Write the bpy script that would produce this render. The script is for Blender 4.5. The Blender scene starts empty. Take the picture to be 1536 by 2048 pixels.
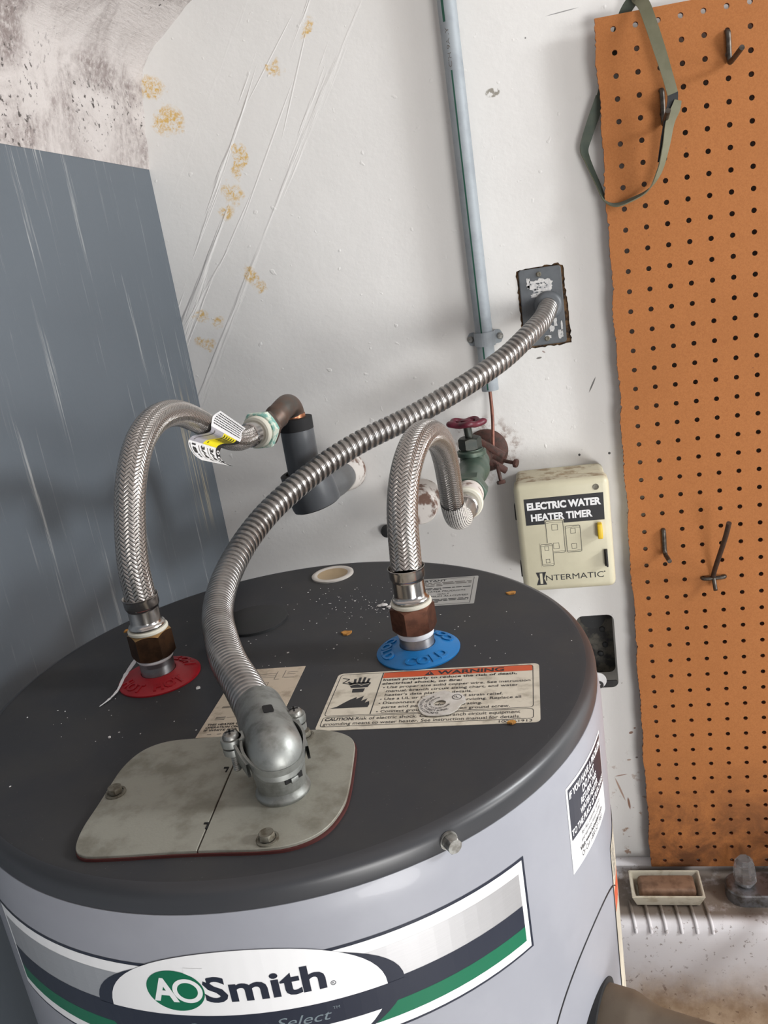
import bpy, bmesh, math, random
from mathutils import Vector, Matrix
random.seed(7)
PI = math.pi
SC = bpy.context.scene
COL = SC.collection
V = Vector

# ------------------------------------------------------------------ camera
cam_d = bpy.data.cameras.new('camera')
cam_d.sensor_fit = 'VERTICAL'
cam_d.sensor_height = 24.0
cam_d.sensor_width = 18.0
cam_d.lens = 1660.0 / 2048.0 * 24.0
cam_d.clip_start = 0.02
cam = bpy.data.objects.new('camera', cam_d)
COL.objects.link(cam)
_right = V((0.974853, 0.166461, -0.148166))
_down = V((-0.090989, -0.309614, -0.946499))
_fwd = V((-0.203429, 0.936179, -0.286682))
_m = Matrix((( _right.x, -_down.x, -_fwd.x), (_right.y, -_down.y, -_fwd.y), (_right.z, -_down.z, -_fwd.z))).to_4x4()
_m.translation = V((-0.1169, -1.1693, 1.5317))
cam.matrix_world = _m
SC.camera = cam

# ------------------------------------------------------------------ world, lights, exposure
SC.view_settings.view_transform = 'Standard'
SC.view_settings.look = 'None'
SC.view_settings.gamma = 1.0
SC.view_settings.use_curve_mapping = False
SC.view_settings.exposure = 0.20
wd = bpy.data.worlds.new('world')
SC.world = wd
wd.use_nodes = True
wn, wl = wd.node_tree.nodes, wd.node_tree.links
wn.clear()
w_out = wn.new('ShaderNodeOutputWorld')
w_bg = wn.new('ShaderNodeBackground')
w_tc = wn.new('ShaderNodeTexCoord')
w_sep = wn.new('ShaderNodeSeparateXYZ')
w_ramp = wn.new('ShaderNodeValToRGB')
w_map = wn.new('ShaderNodeMapRange')
wl.new(w_tc.outputs['Generated'], w_sep.inputs[0])
wl.new(w_sep.outputs['Z'], w_map.inputs['Value'])
w_map.inputs['From Min'].default_value = -1
w_map.inputs['From Max'].default_value = 1
wl.new(w_map.outputs[0], w_ramp.inputs[0])
cr = w_ramp.color_ramp
cr.elements[0].position = 0.30; cr.elements[0].color = (0.22, 0.225, 0.24, 1)
cr.elements[1].position = 0.85; cr.elements[1].color = (0.36, 0.36, 0.36, 1)
e = cr.elements.new(0.52); e.color = (0.58, 0.60, 0.66, 1)
e = cr.elements.new(0.66); e.color = (0.52, 0.52, 0.54, 1)
wl.new(w_ramp.outputs[0], w_bg.inputs['Color'])
w_bg.inputs['Strength'].default_value = 0.46
wl.new(w_bg.outputs[0], w_out.inputs['Surface'])


def area_light(name, loc, target, sx, sy, power, color):
    ld = bpy.data.lights.new(name, 'AREA')
    ld.shape = 'RECTANGLE'; ld.size = sx; ld.size_y = sy
    ld.energy = power; ld.color = color
    lo = bpy.data.objects.new(name, ld)
    COL.objects.link(lo)
    lo.location = loc
    lo.rotation_euler = (V(target) - V(loc)).to_track_quat('-Z', 'Z').to_euler()
    return lo


# daylight: the low bright garage opening behind on the right, a doorway level with the tank on the far right, and a dim high window
area_light('garage_opening', (1.10, -2.60, 0.50), (-0.35, 0.0, 1.40), 1.1, 0.7, 36.0, (1.0, 0.985, 0.97))
area_light('side_doorway', (2.70, -1.45, 1.35), (-0.35, 0.0, 1.40), 0.7, 0.8, 24.0, (1.0, 0.99, 0.975))
area_light('high_window', (2.00, -0.75, 2.15), (-0.15, 0.0, 1.55), 0.45, 0.4, 38.0, (0.95, 0.975, 1.0))

# ------------------------------------------------------------------ materials
MATS = {}


def nd(nt, t, **kw):
    n = nt.nodes.new(t)
    for k, v in kw.items():
        setattr(n, k, v)
    return n


def _in(nt, sock, v):
    if v is None:
        return
    if isinstance(v, (int, float)):
        sock.default_value = v
    elif isinstance(v, (tuple, list)):
        sock.default_value = tuple(v) if len(v) == len(sock.default_value) else tuple(v) + (1.0,)
    else:
        nt.links.new(v, sock)


def math_n(nt, op, a, b=None, c=None, clamp=False):
    n = nd(nt, 'ShaderNodeMath', operation=op)
    n.use_clamp = clamp
    _in(nt, n.inputs[0], a); _in(nt, n.inputs[1], b)
    if c is not None:
        _in(nt, n.inputs[2], c)
    return n.outputs[0]


def mixc(nt, fac, a, b):
    n = nd(nt, 'ShaderNodeMix', data_type='RGBA')
    _in(nt, n.inputs[0], fac); _in(nt, n.inputs[6], a); _in(nt, n.inputs[7], b)
    return n.outputs[2]


def coords(nt):
    return nd(nt, 'ShaderNodeTexCoord').outputs['Object']


def world_pos(nt):
    return nd(nt, 'ShaderNodeNewGeometry').outputs['Position']


def noise(nt, co, scale, detail=4.0, rough=0.55, dist=0.0, sc3=None):
    if sc3:
        m = nd(nt, 'ShaderNodeMapping')
        m.inputs['Scale'].default_value = sc3
        nt.links.new(co, m.inputs['Vector']); co = m.outputs[0]
    n = nd(nt, 'ShaderNodeTexNoise')
    nt.links.new(co, n.inputs['Vector'])
    n.inputs['Scale'].default_value = scale
    n.inputs['Detail'].default_value = detail
    n.inputs['Roughness'].default_value = rough
    n.inputs['Distortion'].default_value = dist
    return n.outputs['Fac']


def rng(nt, v, a, b, lo=0.0, hi=1.0, smooth=True):
    n = nd(nt, 'ShaderNodeMapRange')
    n.interpolation_type = 'SMOOTHSTEP' if smooth else 'LINEAR'
    _in(nt, n.inputs['Value'], v)
    n.inputs['From Min'].default_value = a; n.inputs['From Max'].default_value = b
    n.inputs['To Min'].default_value = lo; n.inputs['To Max'].default_value = hi
    return n.outputs[0]


def new_mat(name):
    m = bpy.data.materials.new(name)
    m.use_nodes = True
    nt = m.node_tree
    b = nt.nodes['Principled BSDF']
    MATS[name] = m
    return m, nt, b


def bump(nt, b, h, strength=0.3, dist=0.002):
    n = nd(nt, 'ShaderNodeBump')
    n.inputs['Strength'].default_value = strength
    n.inputs['Distance'].default_value = dist
    nt.links.new(h, n.inputs['Height'])
    nt.links.new(n.outputs[0], b.inputs['Normal'])
    return n


def simple(name, col, rough=0.5, metal=0.0, col2=None, nscale=40.0, lo=0.4, hi=0.65, bscale=None, bstr=0.2, bdist=0.001,
           specks=None, coat=0.0, spec=None, trans=0.0):
    """one colour, optionally mottled with a second one, optional noise bump and small specks of dust"""
    m, nt, b = new_mat(name)
    co = coords(nt)
    c = tuple(col) + (1.0,)
    if col2 is not None:
        c = mixc(nt, rng(nt, noise(nt, co, nscale, 6, 0.6), lo, hi), c, tuple(col2) + (1.0,))
    if specks is not None:
        scol, sscale, thr = specks
        vn = nd(nt, 'ShaderNodeTexVoronoi')
        nt.links.new(co, vn.inputs['Vector'])
        vn.inputs['Scale'].default_value = sscale
        sm = rng(nt, vn.outputs['Distance'], thr, thr * 0.6)
        big = rng(nt, noise(nt, co, sscale * 0.12, 3, 0.6), 0.5, 0.62)
        c = mixc(nt, math_n(nt, 'MULTIPLY', sm, big), c, tuple(scol) + (1.0,))
    _in(nt, b.inputs['Base Color'], c)
    b.inputs['Roughness'].default_value = rough
    b.inputs['Metallic'].default_value = metal
    b.inputs['Coat Weight'].default_value = coat
    if spec is not None:
        b.inputs['Specular IOR Level'].default_value = spec
    if trans:
        b.inputs['Transmission Weight'].default_value = trans
    if bscale:
        bump(nt, b, noise(nt, co, bscale, 5, 0.6), bstr, bdist)
    return m


# plain materials
simple('lid_grey', (0.036, 0.037, 0.041), 0.58, 0, (0.044, 0.0435, 0.044), 14, specks=((0.16, 0.155, 0.15), 420, 0.10), bscale=900, bstr=0.05, spec=0.28)
simple('lid_gloss', (0.036, 0.037, 0.041), 0.34, 0)
simple('jacket_grey', (0.285, 0.292, 0.325), 0.38, 0, (0.30, 0.307, 0.34), 20, coat=0.1)
simple('label_cream', (0.64, 0.59, 0.485), 0.6, 0, (0.38, 0.335, 0.26), 60, 0.46, 0.72)
simple('label_tan', (0.52, 0.44, 0.34), 0.65, 0, (0.33, 0.27, 0.20), 70, 0.5, 0.72)
simple('label_silver', (0.42, 0.42, 0.40), 0.4, 0.3)
simple('print_black', (0.012, 0.012, 0.014), 0.5)
simple('print_grey', (0.13, 0.12, 0.11), 0.5)
simple('print_orange', (0.56, 0.085, 0.022), 0.5)
simple('white_vinyl', (0.80, 0.80, 0.80), 0.35)
simple('navy_vinyl', (0.014, 0.018, 0.033), 0.28)
simple('green_vinyl', (0.0, 0.13, 0.060), 0.3)
simple('script_grey', (0.16, 0.20, 0.22), 0.35)
simple('cover_zinc', (0.33, 0.325, 0.275), 0.55, 0.30, (0.21, 0.20, 0.16), 45, 0.42, 0.7, bscale=700, bstr=0.12)
simple('gasket_red', (0.075, 0.014, 0.012), 0.7)
simple('bolt_zinc', (0.36, 0.36, 0.34), 0.42, 0.85, (0.2, 0.19, 0.17), 200)
simple('old_bolt', (0.19, 0.18, 0.145), 0.6, 0.45, (0.10, 0.085, 0.06), 220)
simple('red_plastic', (0.34, 0.006, 0.013), 0.42, 0, (0.29, 0.006, 0.012), 40)
simple('blue_plastic', (0.006, 0.155, 0.42), 0.40, 0, (0.006, 0.14, 0.38), 40)
simple('nipple_steel', (0.42, 0.42, 0.43), 0.33, 0.95, (0.30, 0.30, 0.31), 60)
simple('thread_tape', (0.80, 0.80, 0.80), 0.55, bscale=300, bstr=0.3)
simple('copper_nut', (0.19, 0.085, 0.055), 0.42, 0.75, (0.12, 0.055, 0.038), 120, bscale=500, bstr=0.1)
simple('brass_nut_dark', (0.085, 0.042, 0.02), 0.42, 0.7, (0.05, 0.026, 0.014), 110)
simple('brass_light', (0.36, 0.22, 0.09), 0.42, 0.8)
simple('washer_ivory', (0.62, 0.60, 0.51), 0.5)
simple('stainless', (0.52, 0.50, 0.48), 0.20, 1.0, (0.44, 0.42, 0.40), 30)
simple('stainless_dark', (0.30, 0.29, 0.28), 0.22, 1.0)
simple('verdigris', (0.20, 0.42, 0.36), 0.8, 0, (0.62, 0.68, 0.58), 160, 0.42, 0.56, bscale=300, bstr=0.5)
simple('aged_copper', (0.13, 0.085, 0.065), 0.5, 0.6, (0.10, 0.095, 0.085), 50)
simple('bright_copper', (0.60, 0.26, 0.14), 0.3, 0.9)
simple('pipe_foam_grey', (0.085, 0.092, 0.10), 0.38, 0, (0.10, 0.107, 0.115), 30)
simple('foam_cut_black', (0.012, 0.012, 0.013), 0.8)
simple('dirty_white_tape', (0.62, 0.58, 0.54), 0.7, 0, (0.16, 0.09, 0.065), 55, 0.5, 0.62)
simple('rust_brown', (0.075, 0.028, 0.02), 0.6, 0.1, (0.035, 0.018, 0.012), 120, bscale=240, bstr=0.4)
simple('valve_green', (0.060, 0.095, 0.072), 0.45, 0.3, (0.095, 0.12, 0.09), 80, 0.45, 0.7)
simple('valve_green_dark', (0.030, 0.038, 0.033), 0.45, 0.4, (0.05, 0.05, 0.04), 80)
simple('handwheel_red', (0.12, 0.012, 0.028), 0.45, 0, (0.085, 0.010, 0.02), 90)
simple('galv_steel', (0.30, 0.33, 0.35), 0.6, 0.15, (0.25, 0.275, 0.295), 30)
simple('stripe_green', (0.012, 0.085, 0.055), 0.5)
simple('die_cast_zinc', (0.30, 0.31, 0.295), 0.47, 0.70, (0.19, 0.195, 0.18), 110, 0.42, 0.7, bscale=260, bstr=0.06)
simple('dark_hole', (0.006, 0.006, 0.006), 0.9)
simple('timer_beige', (0.565, 0.53, 0.385), 0.42, 0, (0.54, 0.505, 0.365), 40)
simple('timer_dusty', (0.50, 0.455, 0.33), 0.6, 0, (0.26, 0.19, 0.11), 75, 0.45, 0.66)
simple('yellow_knob', (0.70, 0.46, 0.015), 0.4)
simple('cabinet_black', (0.016, 0.016, 0.017), 0.5, 0.1, (0.038, 0.036, 0.034), 40)
simple('box_inner', (0.085, 0.078, 0.062), 0.6, 0.2, (0.015, 0.015, 0.015), 38, 0.42, 0.58)
simple('board_edge', (0.25, 0.082, 0.03), 0.8, 0, (0.12, 0.035, 0.015), 60)
simple('hook_steel', (0.10, 0.088, 0.075), 0.42, 0.75, (0.055, 0.046, 0.038), 180)
simple('hook_rust', (0.062, 0.032, 0.019), 0.6, 0.3, (0.04, 0.022, 0.015), 150)
simple('webbing', (0.135, 0.133, 0.080), 0.7, 0, (0.155, 0.15, 0.095), 60)
simple('webbing_back', (0.085, 0.105, 0.080), 0.7, 0, (0.065, 0.085, 0.068), 60)
simple('webbing_black', (0.010, 0.011, 0.013), 0.6)
simple('dish_cream', (0.56, 0.52, 0.42), 0.45, 0, (0.40, 0.35, 0.26), 60, 0.5, 0.7)
simple('soap_brown', (0.22, 0.125, 0.075), 0.65, 0, (0.13, 0.068, 0.038), 50, bscale=120, bstr=0.4)
simple('chrome_worn', (0.28, 0.29, 0.31), 0.35, 0.8, (0.13, 0.12, 0.11), 70)
simple('acrylic_clear', (0.85, 0.84, 0.84), 0.07, 0, trans=0.92)
simple('relief_brown', (0.105, 0.080, 0.055), 0.55, 0.1, (0.085, 0.062, 0.042), 50, 0.4, 0.7)
simple('flake_orange', (0.50, 0.24, 0.045), 0.8, 0, (0.26, 0.11, 0.02), 300)
simple('crumb_white', (0.62, 0.60, 0.58), 0.9)
simple('tag_yellow', (0.80, 0.68, 0.015), 0.4)
simple('tag_grey', (0.36, 0.35, 0.38), 0.35)
simple('plug_white', (0.52, 0.49, 0.45), 0.5)
simple('plug_tan', (0.36, 0.27, 0.16), 0.6)
simple('rubber_black', (0.012, 0.013, 0.014), 0.6, specks=((0.2, 0.2, 0.2), 300, 0.06))
simple('concrete', (0.42, 0.41, 0.40), 0.8, 0, (0.34, 0.33, 0.32), 3)
simple('energy_yellow', (0.55, 0.50, 0.40), 0.5)
simple('cover_paint', (0.115, 0.125, 0.135), 0.45, 0.1, (0.09, 0.098, 0.105), 40)
simple('plaster_brown', (0.20, 0.115, 0.055), 0.9, 0, (0.03, 0.018, 0.012), 150, bscale=250, bstr=0.5)


def badge_silver():
    m, nt, b = new_mat('badge_silver')
    co = coords(nt)
    n = noise(nt, co, 1.0, 3, 0.6, sc3=(60, 60, 2600))
    _in(nt, b.inputs['Base Color'], mixc(nt, n, (0.56, 0.56, 0.57, 1), (0.66, 0.66, 0.67, 1)))
    b.inputs['Metallic'].default_value = 0.75
    b.inputs['Roughness'].default_value = 0.36
badge_silver()


def braid_mat():
    """woven stainless braid: 20 bands each way in a two-over-two twill, from the tube's own UV (u round, v metres along)"""
    m, nt, b = new_mat('steel_braid')
    uv = nd(nt, 'ShaderNodeTexCoord').outputs['UV']
    sp = nd(nt, 'ShaderNodeSeparateXYZ'); nt.links.new(uv, sp.inputs[0])
    un = math_n(nt, 'MULTIPLY', sp.outputs['X'], 20.0)
    vn = math_n(nt, 'MULTIPLY', sp.outputs['Y'], 1.0 / 0.0031)
    a = math_n(nt, 'ADD', un, vn)
    c = math_n(nt, 'SUBTRACT', un, vn)
    fa, fc = math_n(nt, 'FLOOR', a), math_n(nt, 'FLOOR', c)
    over = math_n(nt, 'LESS_THAN', math_n(nt, 'FLOORED_MODULO', math_n(nt, 'ADD', fa, fc), 4.0), 1.5)

    def prof(x):
        t = math_n(nt, 'ABSOLUTE', math_n(nt, 'MULTIPLY_ADD', math_n(nt, 'FRACT', x), 2.0, -1.0))
        dome = math_n(nt, 'SUBTRACT', 1.0, math_n(nt, 'POWER', t, 3.0))
        wire = math_n(nt, 'MULTIPLY', math_n(nt, 'SINE', math_n(nt, 'MULTIPLY', x, 2 * PI * 6)), 0.05)
        return math_n(nt, 'ADD', dome, wire)
    pa, pc = prof(a), prof(c)
    mixf = nd(nt, 'ShaderNodeMix', data_type='FLOAT')
    nt.links.new(over, mixf.inputs[0]); nt.links.new(pc, mixf.inputs[2]); nt.links.new(pa, mixf.inputs[3])
    h = mixf.outputs[0]
    groove = rng(nt, h, 0.12, 0.62)      # gaps darkened by weave height: painted groove shade and black inner hose together
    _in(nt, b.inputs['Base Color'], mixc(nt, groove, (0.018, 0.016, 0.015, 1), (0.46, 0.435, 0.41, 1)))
    b.inputs['Metallic'].default_value = 0.95
    b.inputs['Roughness'].default_value = 0.27
    bump(nt, b, h, 0.9, 0.0007)
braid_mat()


def conduit_mat():
    m, nt, b = new_mat('flex_steel')
    co = coords(nt)
    _in(nt, b.inputs['Base Color'], mixc(nt, rng(nt, noise(nt, co, 60, 5, 0.6), 0.4, 0.7), (0.39, 0.375, 0.36, 1), (0.29, 0.27, 0.255, 1)))
    b.inputs['Metallic'].default_value = 0.95
    b.inputs['Roughness'].default_value = 0.33
conduit_mat()


def pegboard_mat():
    m, nt, b = new_mat('hardboard_tan')
    co = world_pos(nt)
    sp = nd(nt, 'ShaderNodeSeparateXYZ'); nt.links.new(co, sp.inputs[0])
    n1 = noise(nt, co, 700, 4, 0.7)
    c = mixc(nt, rng(nt, n1, 0.3, 0.7), (0.315, 0.115, 0.032, 1), (0.392, 0.150, 0.046, 1))
    c = mixc(nt, rng(nt, noise(nt, co, 9, 5, 0.6), 0.35, 0.75, 0, 0.22), c, (0.26, 0.090, 0.022, 1))
    # grime creeping up from the sink: splash stains near the board's foot
    grime = math_n(nt, 'MULTIPLY', rng(nt, sp.outputs['Z'], 0.78, 0.56), rng(nt, noise(nt, co, 16, 6, 0.65, 0.4), 0.30, 0.62))
    c = mixc(nt, math_n(nt, 'MULTIPLY', grime, 0.85), c, (0.065, 0.025, 0.011, 1))
    fleck = rng(nt, noise(nt, co, 95, 3, 0.6), 0.72, 0.78)
    c = mixc(nt, math_n(nt, 'MULTIPLY', fleck, 0.5), c, (0.10, 0.035, 0.015, 1))
    _in(nt, b.inputs['Base Color'], c)
    b.inputs['Roughness'].default_value = 0.7
    b.inputs['Specular IOR Level'].default_value = 0.25
    bump(nt, b, n1, 0.12, 0.0006)
pegboard_mat()


def wall_paint():
    """white painted masonry with yellow glue patches, trowel ridges, bubbles and splashes of dirt low down"""
    m, nt, b = new_mat('wall_white')
    co = coords(nt)
    sp = nd(nt, 'ShaderNodeSeparateXYZ'); nt.links.new(co, sp.inputs[0])
    X, Z = sp.outputs['X'], sp.outputs['Z']
    c = mixc(nt, rng(nt, noise(nt, co, 3.0, 3, 0.5), 0.35, 0.65), (0.695, 0.683, 0.657, 1), (0.735, 0.724, 0.70, 1))

    wob = math_n(nt, 'MULTIPLY', math_n(nt, 'SUBTRACT', noise(nt, co, 45, 3, 0.6), 0.5), 0.035)

    def blob(x, z, rx, rz, edge=0.5, rot=0.0):
        big = min(rx, rz) > 0.0085
        dx, dz = math_n(nt, 'SUBTRACT', math_n(nt, 'ADD', X, wob) if big else X, x), math_n(nt, 'SUBTRACT', math_n(nt, 'SUBTRACT', Z, wob) if big else Z, z)
        ca, sa = math.cos(rot), math.sin(rot)
        u = math_n(nt, 'ADD', math_n(nt, 'MULTIPLY', dx, ca / rx), math_n(nt, 'MULTIPLY', dz, sa / rx))
        w = math_n(nt, 'ADD', math_n(nt, 'MULTIPLY', dx, -sa / rz), math_n(nt, 'MULTIPLY', dz, ca / rz))
        d = math_n(nt, 'ADD', math_n(nt, 'MULTIPLY', u, u), math_n(nt, 'MULTIPLY', w, w))
        return rng(nt, d, 1.0, edge)
    glue = None
    for args in ((-0.585, 1.756, 0.026, 0.022, 0.4, 0.0), (-0.598, 1.797, 0.022, 0.016, 0.2, 0.0), (-0.424, 1.792, 0.014, 0.011, 0.2, 0.3), (-0.374, 1.828, 0.009, 0.018, 0.2, -0.3),
                 (-0.494, 1.687, 0.010, 0.026, 0.5, -0.3), (-0.512, 1.650, 0.016, 0.016, 0.1, 0.0), (-0.526, 1.628, 0.012, 0.014, 0.1, 0.0), (-0.595, 1.496, 0.014, 0.010, 0.2, 0.0),
                 (-0.509, 1.541, 0.010, 0.016, 0.1, 0.0), (-0.593, 1.455, 0.016, 0.010, 0.1, 0.0), (-0.568, 1.482, 0.012, 0.012, 0.1, 0.0), (-0.50, 1.525, 0.012, 0.01, 0.1, 0)):
        bl = blob(*args)
        glue = bl if glue is None else math_n(nt, 'MAXIMUM', glue, bl)
    gn = rng(nt, noise(nt, co, 150, 6, 0.8, 0.5), 0.40, 0.62)
    c = mixc(nt, math_n(nt, 'MULTIPLY', math_n(nt, 'MULTIPLY', glue, gn), 0.95), c, (0.62, 0.38, 0.07, 1))
    # dirt splashes: near the timer, pipes and down beside the board
    low = rng(nt, Z, 1.34, 1.1)
    sp1 = rng(nt, noise(nt, co, 85, 4, 0.6), 0.66, 0.73)
    c = mixc(nt, math_n(nt, 'MULTIPLY', math_n(nt, 'MULTIPLY', sp1, low), 0.7), c, (0.20, 0.17, 0.15, 1))
    lowest = rng(nt, Z, 0.80, 0.62)
    sp2 = rng(nt, noise(nt, co, 48, 5, 0.6), 0.60, 0.68)
    c = mixc(nt, math_n(nt, 'MULTIPLY', math_n(nt, 'MULTIPLY', sp2, lowest), 0.8), c, (0.27, 0.13, 0.06, 1))
    few = rng(nt, noise(nt, co, 60, 3, 0.5), 0.755, 0.79)
    c = mixc(nt, math_n(nt, 'MULTIPLY', few, 0.7), c, (0.25, 0.24, 0.23, 1))
    halo = blob(-0.21, 1.255, 0.060, 0.055, 0.2)
    hn = rng(nt, noise(nt, co, 70, 5, 0.7), 0.45, 0.62)
    c = mixc(nt, math_n(nt, 'MULTIPLY', math_n(nt, 'MULTIPLY', halo, hn), 0.8), c, (0.16, 0.075, 0.04, 1))
    pit = blob(-0.1484, 1.7125, 0.010, 0.006, 0.6)
    c = mixc(nt, math_n(nt, 'MULTIPLY', pit, rng(nt, noise(nt, co, 160, 3), 0.42, 0.55)), c, (0.28, 0.26, 0.22, 1))
    # small individual marks: nail holes, pencil scratches, rust under the box
    for (x, z, rx, rz, rot, fac, col) in ((-0.0790, 1.2310, 0.0020, 0.0022, 0, 0.95, (0.02, 0.02, 0.02, 1)), (-0.0380, 1.2290, 0.0022, 0.0022, 0, 0.95, (0.02, 0.02, 0.02, 1)),
                                     (-0.0540, 1.3280, 0.0130, 0.0013, 1.10, 0.85, (0.05, 0.045, 0.04, 1)), (-0.1220, 1.3735, 0.0045, 0.0016, 0.1, 0.85, (0.06, 0.05, 0.04, 1)), (-0.1150, 1.3810, 0.0030, 0.0012, -0.6, 0.7, (0.16, 0.07, 0.04, 1)),
                                     (-0.0560, 1.7860, 0.0220, 0.0007, 0.05, 0.7, (0.08, 0.08, 0.08, 1)), (-0.1020, 1.7660, 0.0012, 0.0012, 0, 0.8, (0.05, 0.05, 0.05, 1)), (-0.0360, 0.7780, 0.0040, 0.0026, 0.4, 0.9, (0.20, 0.08, 0.035, 1)), (-0.0300, 0.7860, 0.0022, 0.0016, 0.2, 0.9, (0.20, 0.08, 0.035, 1)),
                                     (-0.0560, 0.7010, 0.0110, 0.0012, 0.2, 0.8, (0.27, 0.12, 0.06, 1)), (-0.0590, 0.6750, 0.0018, 0.0260, 0.30, 0.75, (0.30, 0.14, 0.07, 1)), (-0.0470, 0.6480, 0.0022, 0.0130, 0.1, 0.9, (0.22, 0.085, 0.035, 1)), (-0.0420, 0.7290, 0.0040, 0.0018, 0.1, 0.7, (0.28, 0.15, 0.08, 1)), (-0.0300, 0.7330, 0.0025, 0.0018, 0.1, 0.8, (0.12, 0.08, 0.06, 1))):
        c = mixc(nt, math_n(nt, 'MULTIPLY', blob(x, z, rx, rz, 0.35, rot), fac), c, col)
    _in(nt, b.inputs['Base Color'], c)
    b.inputs['Roughness'].default_value = 0.55
    # relief: fine roller texture plus diagonal trowel strokes in the left part of the wall
    fine = noise(nt, co, 130, 4, 0.6)
    lump = noise(nt, co, 26, 3, 0.5)
    mp = nd(nt, 'ShaderNodeMapping')
    mp.vector_type = 'TEXTURE'
    mp.inputs['Rotation'].default_value = (0, math.radians(-56), 0)
    mp.inputs['Scale'].default_value = (1 / 3.0, 1.0, 1 / 48.0)
    nt.links.new(co, mp.inputs['Vector'])
    st = nd(nt, 'ShaderNodeTexNoise')
    nt.links.new(mp.outputs[0], st.inputs['Vector'])
    st.inputs['Scale'].default_value = 1.0; st.inputs['Detail'].default_value = 4
    stroke = rng(nt, st.outputs['Fac'], 0.56, 0.66)
    # the band of strokes runs up and to the right from the corner
    dline = math_n(nt, 'SUBTRACT', math_n(nt, 'MULTIPLY', math_n(nt, 'ADD', X, 0.60), 0.82), math_n(nt, 'MULTIPLY', math_n(nt, 'SUBTRACT', Z, 1.52), 0.57))
    band = rng(nt, math_n(nt, 'ABSOLUTE', dline), 0.085, 0.03)
    hh = math_n(nt, 'ADD', math_n(nt, 'MULTIPLY', fine, 0.12), math_n(nt, 'MULTIPLY', lump, 0.45))
    hh = math_n(nt, 'ADD', hh, math_n(nt, 'MULTIPLY', math_n(nt, 'MULTIPLY', stroke, band), 1.0))
    for (x, z, l, w) in ((-0.575, 1.535, 0.085, 0.0016), (-0.520, 1.600, 0.070, 0.0014), (-0.560, 1.615, 0.060, 0.0012), (-0.455, 1.690, 0.110, 0.0015), (-0.485, 1.735, 0.080, 0.0012), (-0.400, 1.770, 0.080, 0.0014), (-0.430, 1.800, 0.070, 0.0012)):
        hh = math_n(nt, 'ADD', hh, math_n(nt, 'MULTIPLY', blob(x, z, l, w, 0.1, math.radians(56 + 9 * math.sin(x * 90))), 0.22))
    bub = rng(nt, noise(nt, co, 75, 2, 0.4), 0.68, 0.76)
    hh = math_n(nt, 'ADD', hh, math_n(nt, 'MULTIPLY', bub, 0.22))
    bump(nt, b, hh, 0.45, 0.004)
wall_paint()


def grey_wall():
    m, nt, b = new_mat('wall_grey')
    co = coords(nt)
    sp = nd(nt, 'ShaderNodeSeparateXYZ'); nt.links.new(co, sp.inputs[0])
    streak = noise(nt, co, 1.0, 6, 0.65, 0.2, sc3=(40, 55, 3.2))
    fine = noise(nt, co, 1.0, 3, 0.6, sc3=(40, 260, 7))
    c = mixc(nt, noise(nt, co, 5, 3), (0.090, 0.108, 0.127, 1), (0.105, 0.124, 0.143, 1))
    s = math_n(nt, 'MULTIPLY', rng(nt, streak, 0.55, 0.68), rng(nt, fine, 0.46, 0.64))
    c = mixc(nt, math_n(nt, 'MULTIPLY', s, 0.75), c, (0.42, 0.43, 0.42, 1))
    # ochre scrapes low down near the corner
    yy = rng(nt, math_n(nt, 'ABSOLUTE', math_n(nt, 'ADD', sp.outputs['Y'], 0.055)), 0.05, 0.01)
    zz = rng(nt, math_n(nt, 'ABSOLUTE', math_n(nt, 'SUBTRACT', sp.outputs['Z'], 1.30)), 0.13, 0.04)
    o = math_n(nt, 'MULTIPLY', math_n(nt, 'MULTIPLY', yy, zz), rng(nt, fine, 0.52, 0.62))
    c = mixc(nt, math_n(nt, 'MULTIPLY', o, 0.8), c, (0.42, 0.36, 0.24, 1))
    _in(nt, b.inputs['Base Color'], c)
    b.inputs['Roughness'].default_value = 0.5
    bump(nt, b, math_n(nt, 'ADD', streak, math_n(nt, 'MULTIPLY', fine, 0.5)), 0.2, 0.0015)
grey_wall()


def plaster_mat():
    m, nt, b = new_mat('old_plaster')
    co = coords(nt)
    n1 = noise(nt, co, 9, 6, 0.65, 0.6)
    n2 = noise(nt, co, 150, 5, 0.7)
    n3 = noise(nt, co, 1.0, 3, 0.6, sc3=(300, 30, 300))
    c = mixc(nt, math_n(nt, 'MULTIPLY', rng(nt, n1, 0.42, 0.66), rng(nt, n2, 0.24, 0.60)), (0.54, 0.50, 0.478, 1), (0.21, 0.172, 0.16, 1))
    spots = math_n(nt, 'MULTIPLY', rng(nt, noise(nt, co, 130, 4, 0.6), 0.58, 0.66), rng(nt, noise(nt, co, 11, 3), 0.46, 0.6))
    c = mixc(nt, spots, c, (0.07, 0.06, 0.055, 1))
    _in(nt, b.inputs['Base Color'], c)
    b.inputs['Roughness'].default_value = 0.85
    bump(nt, b, math_n(nt, 'ADD', math_n(nt, 'ADD', n2, math_n(nt, 'MULTIPLY', n1, 2.0)), math_n(nt, 'MULTIPLY', n3, 0.7)), 0.5, 0.003)
plaster_mat()


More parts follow.
